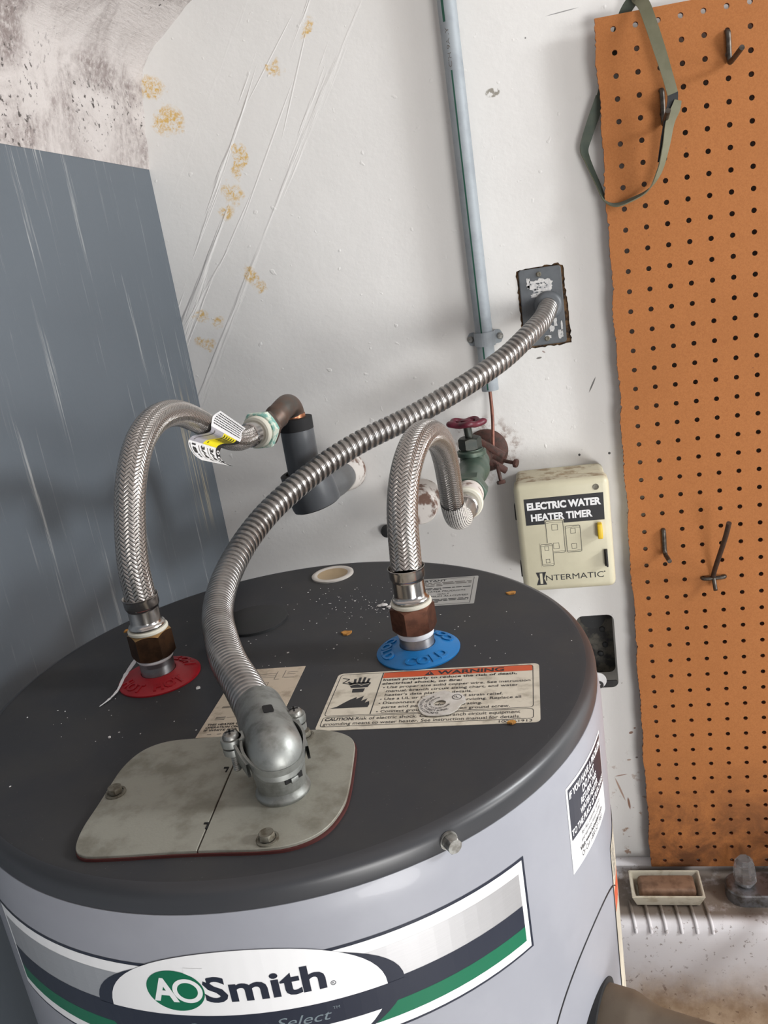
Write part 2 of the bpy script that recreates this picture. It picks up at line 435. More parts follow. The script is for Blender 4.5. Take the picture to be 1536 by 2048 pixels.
def sink_mat():
    m, nt, b = new_mat('sink_stained')
    co = world_pos(nt)
    sp = nd(nt, 'ShaderNodeSeparateXYZ'); nt.links.new(co, sp.inputs[0])
    Z, Y = sp.outputs['Z'], sp.outputs['Y']
    c = mixc(nt, noise(nt, co, 8, 3), (0.70, 0.685, 0.70, 1), (0.76, 0.745, 0.76, 1))
    n = noise(nt, co, 26, 6, 0.65)
    # rusty water line stain over the lower basin
    low = rng(nt, math_n(nt, 'ADD', Z, math_n(nt, 'MULTIPLY', n, 0.05)), 0.490, 0.405)
    c = mixc(nt, low, c, mixc(nt, rng(nt, noise(nt, co, 40, 5, 0.7), 0.35, 0.7), (0.42, 0.31, 0.21, 1), (0.29, 0.195, 0.12, 1)))
    # soapy grime on the flat deck
    deck = math_n(nt, 'MULTIPLY', rng(nt, Z, 0.5195, 0.522), rng(nt, Z, 0.545, 0.53))
    gy = rng(nt, Y, -0.116, -0.098)
    dn = rng(nt, noise(nt, co, 30, 5, 0.65), 0.15, 0.5)
    c = mixc(nt, math_n(nt, 'MULTIPLY', math_n(nt, 'MULTIPLY', deck, gy), math_n(nt, 'MULTIPLY', dn, 0.92)), c, (0.12, 0.085, 0.056, 1))
    fl = math_n(nt, 'MULTIPLY', rng(nt, noise(nt, co, 110, 4, 0.65, 0.3), 0.60, 0.68), 0.6)
    c = mixc(nt, fl, c, (0.11, 0.06, 0.035, 1))
    _in(nt, b.inputs['Base Color'], c)
    b.inputs['Roughness'].default_value = 0.45
sink_mat()


def sticker_lines():
    """fine print too small to read, in lines along the hose"""
    m, nt, b = new_mat('fine_print')
    uv = nd(nt, 'ShaderNodeTexCoord').outputs['UV']
    sp = nd(nt, 'ShaderNodeSeparateXYZ'); nt.links.new(uv, sp.inputs[0])
    f = math_n(nt, 'FRACT', math_n(nt, 'MULTIPLY', sp.outputs['X'], 34.0))
    ln = math_n(nt, 'LESS_THAN', f, 0.48)
    dash = math_n(nt, 'GREATER_THAN', noise(nt, uv, 1.0, 2, 0.5, sc3=(34, 900, 1)), 0.42)
    _in(nt, b.inputs['Base Color'], mixc(nt, math_n(nt, 'MULTIPLY', ln, dash), (0.74, 0.72, 0.68, 1), (0.10, 0.095, 0.09, 1)))
    b.inputs['Roughness'].default_value = 0.4
sticker_lines()

# ------------------------------------------------------------------ object helpers


def tag(o, label=None, cat=None, group=None, kind=None):
    if label: o['label'] = label
    if cat: o['category'] = cat
    if group: o['group'] = group
    if kind: o['kind'] = kind
    return o


def thing(name, loc, label, cat, group=None):
    o = bpy.data.objects.new(name, None)
    o.empty_display_size = 0.02
    COL.objects.link(o)
    o.location = loc
    return tag(o, label, cat, group)


def base_of(parent):
    p = V((0, 0, 0))
    while parent is not None:
        p += parent.location
        parent = parent.parent
    return p


def obj(name, bm, mats, parent=None, at=None, sharp=35, smooth=True, label=None):
    """bm in world metres becomes ONE mesh object; its origin is the parent's base, or `at`"""
    if isinstance(mats, str): mats = [mats]
    o_at = base_of(parent) if parent is not None else V(at or (0, 0, 0))
    bmesh.ops.translate(bm, verts=bm.verts, vec=-o_at)
    me = bpy.data.meshes.new(name)
    bm.to_mesh(me); bm.free()
    for m in mats: me.materials.append(MATS[m])
    if smooth:
        for p in me.polygons: p.use_smooth = True
        me.set_sharp_from_angle(angle=math.radians(sharp))
    o = bpy.data.objects.new(name, me)
    COL.objects.link(o)
    if parent is not None:
        o.parent = parent
    else:
        o.location = o_at
    if label: o['label'] = label
    return o


def NB():
    return bmesh.new()


def frame(origin, z, x=None):
    z = V(z).normalized()
    x = V(x) if x is not None else (V((1, 0, 0)) if abs(z.x) < 0.9 else V((0, 1, 0)))
    y = z.cross(x).normalized()
    x = y.cross(z).normalized()
    m = Matrix(((x.x, y.x, z.x), (x.y, y.y, z.y), (x.z, y.z, z.z))).to_4x4()
    m.translation = V(origin)
    return m


def lathe(bm, prof, n=48, M=None, mi=0, closed=False):
    """prof: list of (r, h) or (r, h, material)"""
    M = M or Matrix.Identity(4)
    rings = []
    for p in prof:
        r, h = p[0], p[1]
        if r < 1e-6:
            rings.append([bm.verts.new(M @ V((0, 0, h)))])
        else:
            rings.append([bm.verts.new(M @ V((r * math.cos(2 * PI * i / n), r * math.sin(2 * PI * i / n), h))) for i in range(n)])
    for k in range(len(rings) - 1):
        a, b = rings[k], rings[k + 1]
        m_ = prof[k][2] if len(prof[k]) > 2 else mi
        for i in range(n):
            j = (i + 1) % n
            if len(a) == 1 and len(b) == 1: continue
            if len(a) == 1: f = bm.faces.new((a[0], b[j], b[i]))
            elif len(b) == 1: f = bm.faces.new((a[i], a[j], b[0]))
            else: f = bm.faces.new((a[i], a[j], b[j], b[i]))
            f.material_index = m_
    return rings


def cyl(bm, p0, p1, r, n=32, mi=0, r1=None, bev=0.0):
    p0, p1 = V(p0), V(p1)
    L = (p1 - p0).length
    r1 = r if r1 is None else r1
    b = min(bev, L * 0.4)
    prof = [(0, 0), (r - b, 0)] + ([(r, b)] if b else []) + ([(r1, L - b)] if b else []) + [(r1 - b if b else r1, L), (0, L)]
    if not b: prof = [(0, 0), (r, 0), (r1, L), (0, L)]
    lathe(bm, prof, n, frame(p0, p1 - p0), mi)


def box(bm, lo, hi, mi=0, bev=0.0, seg=2, M=None):
    lo, hi = V(lo), V(hi)
    r = bmesh.ops.create_cube(bm, size=1.0)
    vs = r['verts']
    for v in vs:
        v.co = V(((lo.x + hi.x) / 2 + v.co.x * (hi.x - lo.x), (lo.y + hi.y) / 2 + v.co.y * (hi.y - lo.y), (lo.z + hi.z) / 2 + v.co.z * (hi.z - lo.z)))
    fs = set(f for v in vs for f in v.link_faces)
    for f in fs: f.material_index = mi
    if bev:
        es = list(set(e for v in vs for e in v.link_edges))
        r = bmesh.ops.bevel(bm, geom=es, offset=bev, segments=seg, affect='EDGES', profile=0.5)
        vs = list(set(v for f in r['faces'] for v in f.verts) | set(v for v in vs if v.is_valid))
        for f in r['faces']: f.material_index = mi
    if M is not None:
        bmesh.ops.transform(bm, matrix=M, verts=[v for v in vs if v.is_valid])


def spline(pts, step):
    """Catmull-Rom through pts, resampled about every `step` metres"""
    P = [V(p) for p in pts]
    P = [P[0] * 2 - P[1]] + P + [P[-1] * 2 - P[-2]]
    dense = []
    for i in range(1, len(P) - 2):
        p0, p1, p2, p3 = P[i - 1:i + 3]
        t0 = 0.0
        t1 = t0 + max((p1 - p0).length, 1e-6) ** 0.5
        t2 = t1 + max((p2 - p1).length, 1e-6) ** 0.5
        t3 = t2 + max((p3 - p2).length, 1e-6) ** 0.5
        for k in range(24):
            t = t1 + (t2 - t1) * k / 24
            a1 = p0 * ((t1 - t) / (t1 - t0)) + p1 * ((t - t0) / (t1 - t0))
            a2 = p1 * ((t2 - t) / (t2 - t1)) + p2 * ((t - t1) / (t2 - t1))
            a3 = p2 * ((t3 - t) / (t3 - t2)) + p3 * ((t - t2) / (t3 - t2))
            b1 = a1 * ((t2 - t) / (t2 - t0)) + a2 * ((t - t0) / (t2 - t0))
            b2 = a2 * ((t3 - t) / (t3 - t1)) + a3 * ((t - t1) / (t3 - t1))
            dense.append(b1 * ((t2 - t) / (t2 - t1)) + b2 * ((t - t1) / (t2 - t1)))
    dense.append(P[-2].copy())
    # two light smoothing passes
    for _ in range(6):
        d2 = dense[:]
        for i in range(1, len(dense) - 1):
            d2[i] = (dense[i - 1] + dense[i] * 2 + dense[i + 1]) / 4
        dense = d2
    acc = [0.0]
    for i in range(1, len(dense)):
        acc.append(acc[-1] + (dense[i] - dense[i - 1]).length)
    L = acc[-1]
    n = max(2, int(round(L / step)))
    out, k = [], 0
    for i in range(n + 1):
        s = L * i / n
        while k < len(acc) - 2 and acc[k + 1] < s: k += 1
        f = (s - acc[k]) / max(acc[k + 1] - acc[k], 1e-9)
        out.append(dense[k].lerp(dense[k + 1], min(1, f)))
    return out


def sweep(bm, pts, rad, n=32, mi=0, caps=True, up=(1, 0, 0), s0=0.0, vfn=None):
    """tube along pts; rad is a number or f(s, angle); UV u = turn, v = metres"""
    uvl = bm.loops.layers.uv.verify()
    f = rad if callable(rad) else (lambda s, a: rad)
    T = []
    for i in range(len(pts)):
        a = pts[max(0, i - 1)]; b = pts[min(len(pts) - 1, i + 1)]
        T.append((b - a).normalized())
    x = V(up); x = (x - T[0] * x.dot(T[0])).normalized()
    rings, S, s = [], [], s0
    for i, p in enumerate(pts):
        if i:
            s += (p - pts[i - 1]).length
            x = (x - T[i] * x.dot(T[i])).normalized()
        y = T[i].cross(x)
        rings.append([bm.verts.new(p + (x * math.cos(2 * PI * k / n) + y * math.sin(2 * PI * k / n)) * f(s, 2 * PI * k / n)) for k in range(n)])
        S.append(s)
    for i in range(len(pts) - 1):
        for k in range(n):
            j = (k + 1) % n
            fc = bm.faces.new((rings[i][k], rings[i][j], rings[i + 1][j], rings[i + 1][k]))
            fc.material_index = mi
            for lp, uv in zip(fc.loops, ((k / n, S[i]), ((k + 1) / n, S[i]), ((k + 1) / n, S[i + 1]), (k / n, S[i + 1]))):
                lp[uvl].uv = uv if vfn is None else (uv[0], vfn(uv[1], uv[0] * 2 * PI))
    if caps:
        for r, rev in ((rings[0], True), (rings[-1], False)):
            fc = bm.faces.new(list(reversed(r)) if rev else r)
            fc.material_index = mi
    return rings


def chaikin(p, it=2):
    for _ in range(it):
        q = []
        for i in range(len(p)):
            a, b = p[i], p[(i + 1) % len(p)]
            q.append((a[0] * .75 + b[0] * .25, a[1] * .75 + b[1] * .25))
            q.append((a[0] * .25 + b[0] * .75, a[1] * .25 + b[1] * .75))
        p = q
    return p


def rrect(x0, y0, x1, y1, r, n=6):
    out = []
    for cx, cy, a0 in ((x1 - r, y0 + r, -90), (x1 - r, y1 - r, 0), (x0 + r, y1 - r, 90), (x0 + r, y0 + r, 180)):
        for k in range(n + 1):
            a = math.radians(a0 + 90 * k / n)
            out.append((cx + r * math.cos(a), cy + r * math.sin(a)))
    return out


def prism(bm, outline, M, h0, h1, mi=0, bev=0.0):
    """solid between h0 and h1 over a 2D outline (counter-clockwise) in frame M; top edge optionally bevelled inwards"""
    n = len(outline)
    lay = [(0, h0), (0, h1 - bev)] + ([(bev, h1)] if bev else [])
    if not bev: lay = [(0, h0), (0, h1)]
    cx = sum(p[0] for p in outline) / n; cy = sum(p[1] for p in outline) / n
    R = []
    for ins, h in lay:
        ring = []
        for i, (x, y) in enumerate(outline):
            a, b = outline[i - 1], outline[(i + 1) % n]
            tx, ty = b[0] - a[0], b[1] - a[1]
            l = math.hypot(tx, ty) or 1
            nx, ny = -ty / l, tx / l
            ring.append(bm.verts.new(M @ V((x + nx * ins, y + ny * ins, h))))
        R.append(ring)
    for k in range(len(R) - 1):
        for i in range(n):
            j = (i + 1) % n
            bm.faces.new((R[k][i], R[k][j], R[k + 1][j], R[k + 1][i])).material_index = mi
    bm.faces.new(R[-1]).material_index = mi
    bm.faces.new(list(reversed(R[0]))).material_index = mi


def hexnut(bm, M, r, h, mi=0, n=6, cham=0.12, hole=0.0):
    """six-sided nut, corner radius r, with chamfered ends: facets flat, edge arcs from a cone cut"""
    seg = 8
    prof = []
    for i in range(n * seg):
        a = 2 * PI * i / (n * seg)
        k = (a % (2 * PI / n)) - PI / n
        prof.append((a, r * math.cos(PI / n) / math.cos(k)))
    rin = r * math.cos(PI / n)
    rings = []
    for hh, mode in ((0, 0), (1, 1), (h - 1, 1), (h, 0)):
        ring = []
        for a, rr in prof:
            over = (rr - rin)
            z = {0: 0.0, 1: over * 0.75 + 0.0003, h - 1: h - over * 0.75 - 0.0003, h: h}[hh]
            q = rin * 0.985 if mode == 0 else rr
            ring.append(bm.verts.new(M @ V((q * math.cos(a), q * math.sin(a), z))))
        rings.append(ring)
    N = n * seg
    for k in range(3):
        for i in range(N):
            j = (i + 1) % N
            bm.faces.new((rings[k][i], rings[k][j], rings[k + 1][j], rings[k + 1][i])).material_index = mi
    bm.faces.new(list(reversed(rings[0]))).material_index = mi
    bm.faces.new(rings[-1]).material_index = mi


# ------------------------------------------------------------------ printed labels: 2D layers mapped onto a surface
_TXT = {}


def text_mesh(s, bold, shear):
    key = (s, bold, shear)
    if key not in _TXT:
        cu = bpy.data.curves.new('lettering', 'FONT')
        cu.body = s; cu.size = 1.0; cu.offset = bold; cu.shear = shear; cu.resolution_u = 3
        to = bpy.data.objects.new('lettering', cu)
        COL.objects.link(to)
        bpy.context.view_layer.update()
        me = bpy.data.meshes.new_from_object(to.evaluated_get(bpy.context.evaluated_depsgraph_get()))
        vs = [(v.co.x, v.co.y) for v in me.vertices]
        fs = [tuple(p.vertices) for p in me.polygons]
        bpy.data.objects.remove(to); bpy.data.curves.remove(cu); bpy.data.meshes.remove(me)
        _TXT[key] = (vs, fs)
    return _TXT[key]


class Sheet:
    """flat artwork in layers (u, v, layer); layer 0 is the sheet itself"""
    def __init__(self, lift=0.00008):
        self.bm = NB(); self.mats = []; self.lift = lift

    def mi(self, m):
        if m not in self.mats: self.mats.append(m)
        return self.mats.index(m)

    def poly(self, pts, m, layer=1, holes=()):
        z = layer * self.lift
        edges = []
        for loop in [pts] + list(holes):
            vs = [self.bm.verts.new((x, y, z)) for x, y in loop]
            edges += [self.bm.edges.new((vs[i], vs[(i + 1) % len(vs)])) for i in range(len(vs))]
        r = bmesh.ops.triangle_fill(self.bm, use_beauty=True, use_dissolve=False, edges=edges, normal=(0, 0, 1))
        k = self.mi(m)
        for g in r['geom']:
            if isinstance(g, bmesh.types.BMFace):
                g.material_index = k
                if g.normal.z < 0: g.normal_flip()
        return self

    def rect(self, x0, y0, x1, y1, m, layer=1, r=0.0):
        return self.poly(rrect(x0, y0, x1, y1, r, 4) if r else [(x0, y0), (x1, y0), (x1, y1), (x0, y1)], m, layer)

    def frame(self, x0, y0, x1, y1, w, m, layer=1, r=0.0):
        if r:
            return self.poly(rrect(x0, y0, x1, y1, r, 4), m, layer, [rrect(x0 + w, y0 + w, x1 - w, y1 - w, max(r - w, 1e-4), 4)])
        return self.poly([(x0, y0), (x1, y0), (x1, y1), (x0, y1)], m, layer, [[(x0 + w, y0 + w), (x1 - w, y0 + w), (x1 - w, y1 - w), (x0 + w, y1 - w)]])

    def ellipse(self, cx, cy, rx, ry, m, layer=1, hole=None, n=48, rot=0.0):
        def e(rx, ry):
            return [(cx + rx * math.cos(2 * PI * i / n) * math.cos(rot) - ry * math.sin(2 * PI * i / n) * math.sin(rot),
                     cy + rx * math.cos(2 * PI * i / n) * math.sin(rot) + ry * math.sin(2 * PI * i / n) * math.cos(rot)) for i in range(n)]
        return self.poly(e(rx, ry), m, layer, [e(*hole)] if hole else [])

    def line(self, pts, w, m, layer=1):
        for a, b in zip(pts[:-1], pts[1:]):
            dx, dy = b[0] - a[0], b[1] - a[1]
            l = math.hypot(dx, dy) or 1
            nx, ny = -dy / l * w / 2, dx / l * w / 2
            self.poly([(a[0] - nx, a[1] - ny), (b[0] - nx, b[1] - ny), (b[0] + nx, b[1] + ny), (a[0] + nx, a[1] + ny)], m, layer)
        return self

    def text(self, s, x, y, cap, m, layer=2, width=None, bold=0.0, shear=0.0, rot=0.0, align='L', warp=None):
        """cap height `cap`; the line starts at (x, y) on its baseline and is stretched to `width` when given"""
        vs, fs = text_mesh(s, bold, shear)
        if not vs: return self
        x0 = min(v[0] for v in vs); x1 = max(v[0] for v in vs)
        hv = text_mesh('H', bold, 0.0)[0]
        ch = max(v[1] for v in hv) - min(v[1] for v in hv)
        b0 = min(v[1] for v in hv)
        sy = cap / ch
        sx = (width / (x1 - x0)) if width else sy
        off = {'L': 0, 'C': -(x1 - x0) * sx / 2, 'R': -(x1 - x0) * sx}[align]
        ca, sa = math.cos(rot), math.sin(rot)
        k = self.mi(m); z = layer * self.lift
        nv = []
        for vx, vy in vs:
            px, py = (vx - x0) * sx + off, (vy - b0) * sy
            if warp: qx, qy = warp(px, py)
            else: qx, qy = x + px * ca - py * sa, y + px * sa + py * ca
            nv.append(self.bm.verts.new((qx, qy, z)))
        for f in fs:
            try:
                fc = self.bm.faces.new([nv[i] for i in f])
            except ValueError:
                continue
            fc.material_index = k
            fc.normal_update()
            if fc.normal.z < 0: fc.normal_flip()
        return self

    def arc_text(self, s, cx, cy, r, a0, a1, cap, m, layer=2, bold=0.0, inside=False):
        """text along an arc from angle a0 to a1 (radians), read with its foot towards the centre (or away when inside)"""
        wid = abs(a1 - a0) * r
        sg = 1 if a1 > a0 else -1

        def warp(px, py):
            a = a0 + sg * px / r
            rr = r + (py if sg < 0 else -py)
            return cx + rr * math.cos(a), cy + rr * math.sin(a)
        return self.text(s, 0, 0, cap, m, layer, width=wid, bold=bold, warp=warp)

    def base(self, pts, m, thick):
        """the sheet's own body: a thin solid from -thick to 0"""
        k = self.mi(m)
        prism(self.bm, pts, Matrix.Identity(4), -thick, 0.0, k)
        return self

    def cut(self, du, umin, umax, dv=None, vmin=0, vmax=0):
        u = math.ceil(umin / du) * du
        while u < umax:
            g = self.bm.verts[:] + self.bm.edges[:] + self.bm.faces[:]
            bmesh.ops.bisect_plane(self.bm, geom=g, plane_co=(u, 0, 0), plane_no=(1, 0, 0), dist=1e-7)
            u += du
        if dv:
            v = math.ceil(vmin / dv) * dv
            while v < vmax:
                g = self.bm.verts[:] + self.bm.edges[:] + self.bm.faces[:]
                bmesh.ops.bisect_plane(self.bm, geom=g, plane_co=(0, v, 0), plane_no=(0, 1, 0), dist=1e-7)
                v += dv
        return self

    def build(self, name, fn, parent, label=None, at=None):
        for v in self.bm.verts:
            v.co = fn(v.co.x, v.co.y, v.co.z)
        return obj(name, self.bm, self.mats, parent, at=at, smooth=False, label=label)


def print_lines(sh, x0, y0, x1, y1, n, m, layer=2, fill=0.42, seed=1):
    """rows of word-sized dashes for print too small to read in the photograph"""
    rd = random.Random(seed)
    dy = (y1 - y0) / n
    for k in range(n):
        y = y1 - (k + 0.75) * dy
        x = x0
        end = x1 if k < n - 1 else x0 + (x1 - x0) * 0.6
        while x < end:
            w = rd.uniform(0.9, 3.2) * abs(dy)
            sh.rect(x, y, min(x + w, end), y + dy * fill, m, layer)
            x += w + abs(dy) * 0.45


# ================================================================== SETTING
def ragged(pts, amp, step, seed):
    rd = random.Random(seed)
    out = []
    for i in range(len(pts)):
        a, b = pts[i], pts[(i + 1) % len(pts)]
        L = math.hypot(b[0] - a[0], b[1] - a[1])
        n = max(1, int(L / step))
        for k in range(n):
            t = k / n
            out.append((a[0] + (b[0] - a[0]) * t + rd.uniform(-amp, amp), a[1] + (b[1] - a[1]) * t + rd.uniform(-amp, amp)))
    return out


# back wall: a solid slab with the two holes that the recessed boxes sit in
hole_plate = ragged([(-0.1415, 1.3875), (-0.0765, 1.3880), (-0.0800, 1.4900), (-0.0860, 1.4965), (-0.0950, 1.4940), (-0.1415, 1.4925)], 0.0012, 0.004, 3)
hole_box = rrect(-0.1040, 0.8590, -0.0490, 0.9815, 0.010, 5)
bm = NB()
edges = []
for loop in ([(-0.745, 0), (2.6, 0), (2.6, 2.6), (-0.745, 2.6)], hole_plate, hole_box):
    vs = [bm.verts.new((x, 0, z)) for x, z in loop]
    edges += [bm.edges.new((vs[i], vs[(i + 1) % len(vs)])) for i in range(len(vs))]
bmesh.ops.triangle_fill(bm, use_beauty=True, edges=edges, normal=(0, -1, 0))
r = bmesh.ops.extrude_face_region(bm, geom=bm.faces[:])
bmesh.ops.translate(bm, verts=[g for g in r['geom'] if isinstance(g, bmesh.types.BMVert)], vec=(0, 0.12, 0))
bmesh.ops.recalc_face_normals(bm, faces=bm.faces[:])
tag(obj('wall_back', bm, 'wall_white', smooth=False), 'white painted wall behind the water heater', 'wall', kind='structure')

bm = NB()
box(bm, (-0.745, -3.0, 0), (-0.625, 0.0, 1.702))
tag(obj('wall_left', bm, 'wall_grey', smooth=False), 'grey painted wall left of the water heater', 'wall', kind='structure')

# old plaster above the grey paint: rises, coves over and runs up as a sloping ceiling
prof = [(-0.6245, 1.699), (-0.622, 1.72), (-0.618, 1.75), (-0.615, 1.78), (-0.6105, 1.803), (-0.603, 1.822), (-0.589, 1.838), (-0.568, 1.855), (-0.5495, 1.868), (-0.5167, 1.888), (-0.45, 1.929), (-0.30, 2.02), (0.2, 2.33), (2.6, 2.33)]
bm = NB()
rd = random.Random(5)
ny = 60
dense = []
for (a, b) in zip(prof[:-1], prof[1:]):
    k = max(1, min(8, int(math.hypot(b[0] - a[0], b[1] - a[1]) / 0.012)))
    dense += [(a[0] + (b[0] - a[0]) * t / k, a[1] + (b[1] - a[1]) * t / k) for t in range(k)]
dense.append(prof[-1])
grid = []
for j in range(ny + 1):
    y = -3.0 * (j / ny) ** 1.8
    row = []
    for i, (x, z) in enumerate(dense):
        am = 0.0018 if 0 < i < 40 else 0
        row.append(bm.verts.new((x + rd.uniform(-am, am), y, z + rd.uniform(-am, am) * (0.5 if i else 0.7))))
    grid.append(row)
top = []
for j in range(ny):
    for i in range(len(dense) - 1):
        bm.faces.new((grid[j][i], grid[j][i + 1], grid[j + 1][i + 1], grid[j + 1][i]))
r = bmesh.ops.extrude_face_region(bm, geom=bm.faces[:])
nv = [g for g in r['geom'] if isinstance(g, bmesh.types.BMVert)]
bmesh.ops.translate(bm, verts=nv, vec=(-0.11, 0, 0.09))
bmesh.ops.recalc_face_normals(bm, faces=bm.faces[:])
tag(obj('ceiling', bm, 'old_plaster', sharp=50), 'mould-spotted white plaster of the sloping ceiling above the grey wall', 'ceiling', kind='structure')

bm = NB()
box(bm, (-0.745, -3.6, -0.1), (3.2, 0.12, 0.0))
tag(obj('floor', bm, 'concrete', smooth=False), 'concrete floor of the garage', 'floor', kind='structure')

# ================================================================== WATER HEATER
HX, HY, HZ = -0.3262, -0.6323, 1.25
heater = thing('water_heater', (HX, HY, 0.0), 'grey cylindrical electric water heater with dark top, in the foreground', 'water heater')
RJ = 0.2278


def top_map(cx=HX, cy=HY, rot=0.0, z=HZ):
    ca, sa = math.cos(rot), math.sin(rot)
    return lambda u, v, w: V((cx + u * ca - v * sa, cy + u * sa + v * ca, z + w))


def cyl_map(r=RJ):
    """u = arc length from angle 0 (facing +x), v = height"""
    return lambda u, v, w: V((HX + (r + w) * math.cos(u / RJ), HY + (r + w) * math.sin(u / RJ), v))


def arc(deg):
    return math.radians(deg) * RJ


Mh = Matrix.Translation((HX, HY, 0))
bm = NB()
lathe(bm, [(0.0, 0.02), (0.222, 0.02), (RJ, 0.03), (RJ, 1.2205), (RJ - 0.0002, 1.2245), (0.2272, 1.2285), (0.2265, 1.2320), (0.2262, 1.2350), (0.2245, 1.2355), (0.2235, 1.230), (0.0, 1.230)], 160, Mh)
obj('tank_jacket', bm, 'jacket_grey', heater, label='light grey painted steel jacket')
bm = NB()
lathe(bm, [(0.2235, 1.228, 1), (0.2258, 1.2345, 1), (0.2262, 1.2375, 1), (0.2261, 1.2430, 1), (0.2257, 1.2450, 1), (0.2249, 1.2468, 1), (0.2236, 1.2483, 1), (0.2218, 1.2493, 1), (0.2195, 1.2499), (0.2160, HZ), (0.12, HZ), (0.0, HZ)], 160, Mh)
obj('top_cover', bm, ['lid_grey', 'lid_gloss'], heater, label='dark charcoal top cover dusted with debris')

# --- warning label
sh = Sheet()
W_, H_ = 0.1445, 0.0752
sh.base(rrect(0, 0, W_, H_, 0.004), 'label_cream', 0.0003)
sh.frame(0.0022, 0.0172, W_ - 0.0040, H_ - 0.0018, 0.0005, 'print_black', 1, 0.003)
sh.rect(0.0335, 0.0176, 0.0342, H_ - 0.0022, 'print_black', 1)
sh.rect(0.0345, H_ - 0.0100, W_ - 0.0046, H_ - 0.0024, 'print_orange', 1)
sh.frame(0.0022, 0.0042, W_ - 0.0040, 0.0162, 0.0005, 'print_black', 1, 0.0025)
sh.text('WARNING', 0.0735, H_ - 0.0088, 0.0052, 'print_black', 2, width=0.047, bold=0.03)
sh.poly([(0.0645, H_ - 0.0090), (0.0715, H_ - 0.0090), (0.0680, H_ - 0.0034)], 'print_black', 2)
sh.rect(0.0676, H_ - 0.0078, 0.0684, H_ - 0.0052, 'print_orange', 3)
lines = [('Install properly to reduce the risk of death,', 0.0355, 0.0940, 0.020), ('electrical shock, or fire:', 0.0355, 0.0565, 0.020),
         ('Use proper size solid copper wire. See instruction', 0.0400, 0.0985, 0.006), ('manual, branch circuit sizing chart, and water', 0.0400, 0.0905, 0.006),
         ("heater's data plate for details.", 0.0400, 0.0600, 0.006), ('Use a UL or CSA recognized strain relief.', 0.0405, 0.0800, 0.006),
         ('Disconnect power before servicing. Replace all', 0.0405, 0.0920, 0.006), ('parts and panels before operating.', 0.0405, 0.0670, 0.006),
         ('Connect ground wire to green ground screw.', 0.0405, 0.0850, 0.006)]
y = H_ - 0.0142
for i, (s, x, w, bd) in enumerate(lines):
    sh.text(s, x, y, 0.0030, 'print_black', 2, width=w, bold=bd)
    if i in (2, 5, 6, 8):
        sh.ellipse(x - 0.0024, y + 0.0012, 0.0006, 0.0006, 'print_black', 2, n=10)
    y -= 0.00525
sh.text('CAUTION:', 0.0042, 0.0112, 0.0036, 'print_black', 2, width=0.020, bold=0.03)
sh.text('Risk of electric shock. Connect branch circuit equipment', 0.0252, 0.0112, 0.0034, 'print_black', 2, width=0.107)
sh.text('grounding means to water heater. See instruction manual for details.', 0.0042, 0.0058, 0.0034, 'print_black', 2, width=0.128)
sh.text('100261913', W_ - 0.0255, 0.0008, 0.0026, 'print_black', 2, width=0.0205)
# shock hand and flame pictograms
hx, hy = 0.0195, 0.0575
sh.poly([(hx - 0.006, hy - 0.004), (hx + 0.006, hy - 0.004), (hx + 0.0075, hy + 0.002), (hx + 0.006, hy + 0.0035), (hx - 0.006, hy + 0.0035), (hx - 0.0085, hy + 0.0015)], 'print_black', 1)
for k, (dx, ln) in enumerate(((-0.0045, 0.0085), (-0.0015, 0.0105), (0.0015, 0.0105), (0.0045, 0.0085))):
    sh.line([(hx + dx, hy + 0.002), (hx + dx * 1.15, hy + ln)], 0.0019, 'print_black', 1)
sh.line([(hx - 0.006, hy + 0.001), (hx - 0.0098, hy + 0.0050)], 0.0018, 'print_black', 1)
sh.poly([(hx - 0.0045, hy - 0.0055), (hx + 0.0045, hy - 0.0055), (hx + 0.004, hy - 0.0105), (hx - 0.004, hy - 0.0105)], 'print_black', 1)
sh.line([(hx - 0.015, hy + 0.0105), (hx - 0.0095, hy + 0.0085), (hx - 0.0135, hy + 0.0035), (hx - 0.008, hy + 0.0015)], 0.0010, 'print_black', 1)
sh.line([(hx - 0.0075, hy - 0.0005), (hx - 0.002, hy + 0.0010), (hx + 0.001, hy - 0.001), (hx + 0.006, hy + 0.001)], 0.0007, 'label_cream', 2)
fx, fy = 0.0040, 0.0268
sh.poly([(fx, fy), (fx + 0.0265, fy), (fx + 0.0270, fy + 0.0035), (fx + 0.0262, fy + 0.0078), (fx + 0.0235, fy + 0.0060), (fx + 0.0245, fy + 0.0115), (fx + 0.0205, fy + 0.0085), (fx + 0.0212, fy + 0.0150),
         (fx + 0.0165, fy + 0.0112), (fx + 0.0165, fy + 0.0140), (fx + 0.0120, fy + 0.0105), (fx + 0.0080, fy + 0.0062), (fx + 0.0045, fy + 0.0020)], 'print_black', 1)
obj_w = sh.build('warning_label', top_map(HX + 0.0432, HY - 0.0858, 0.004, HZ + 0.0003), heater, label='cream safety label headed WARNING on orange')

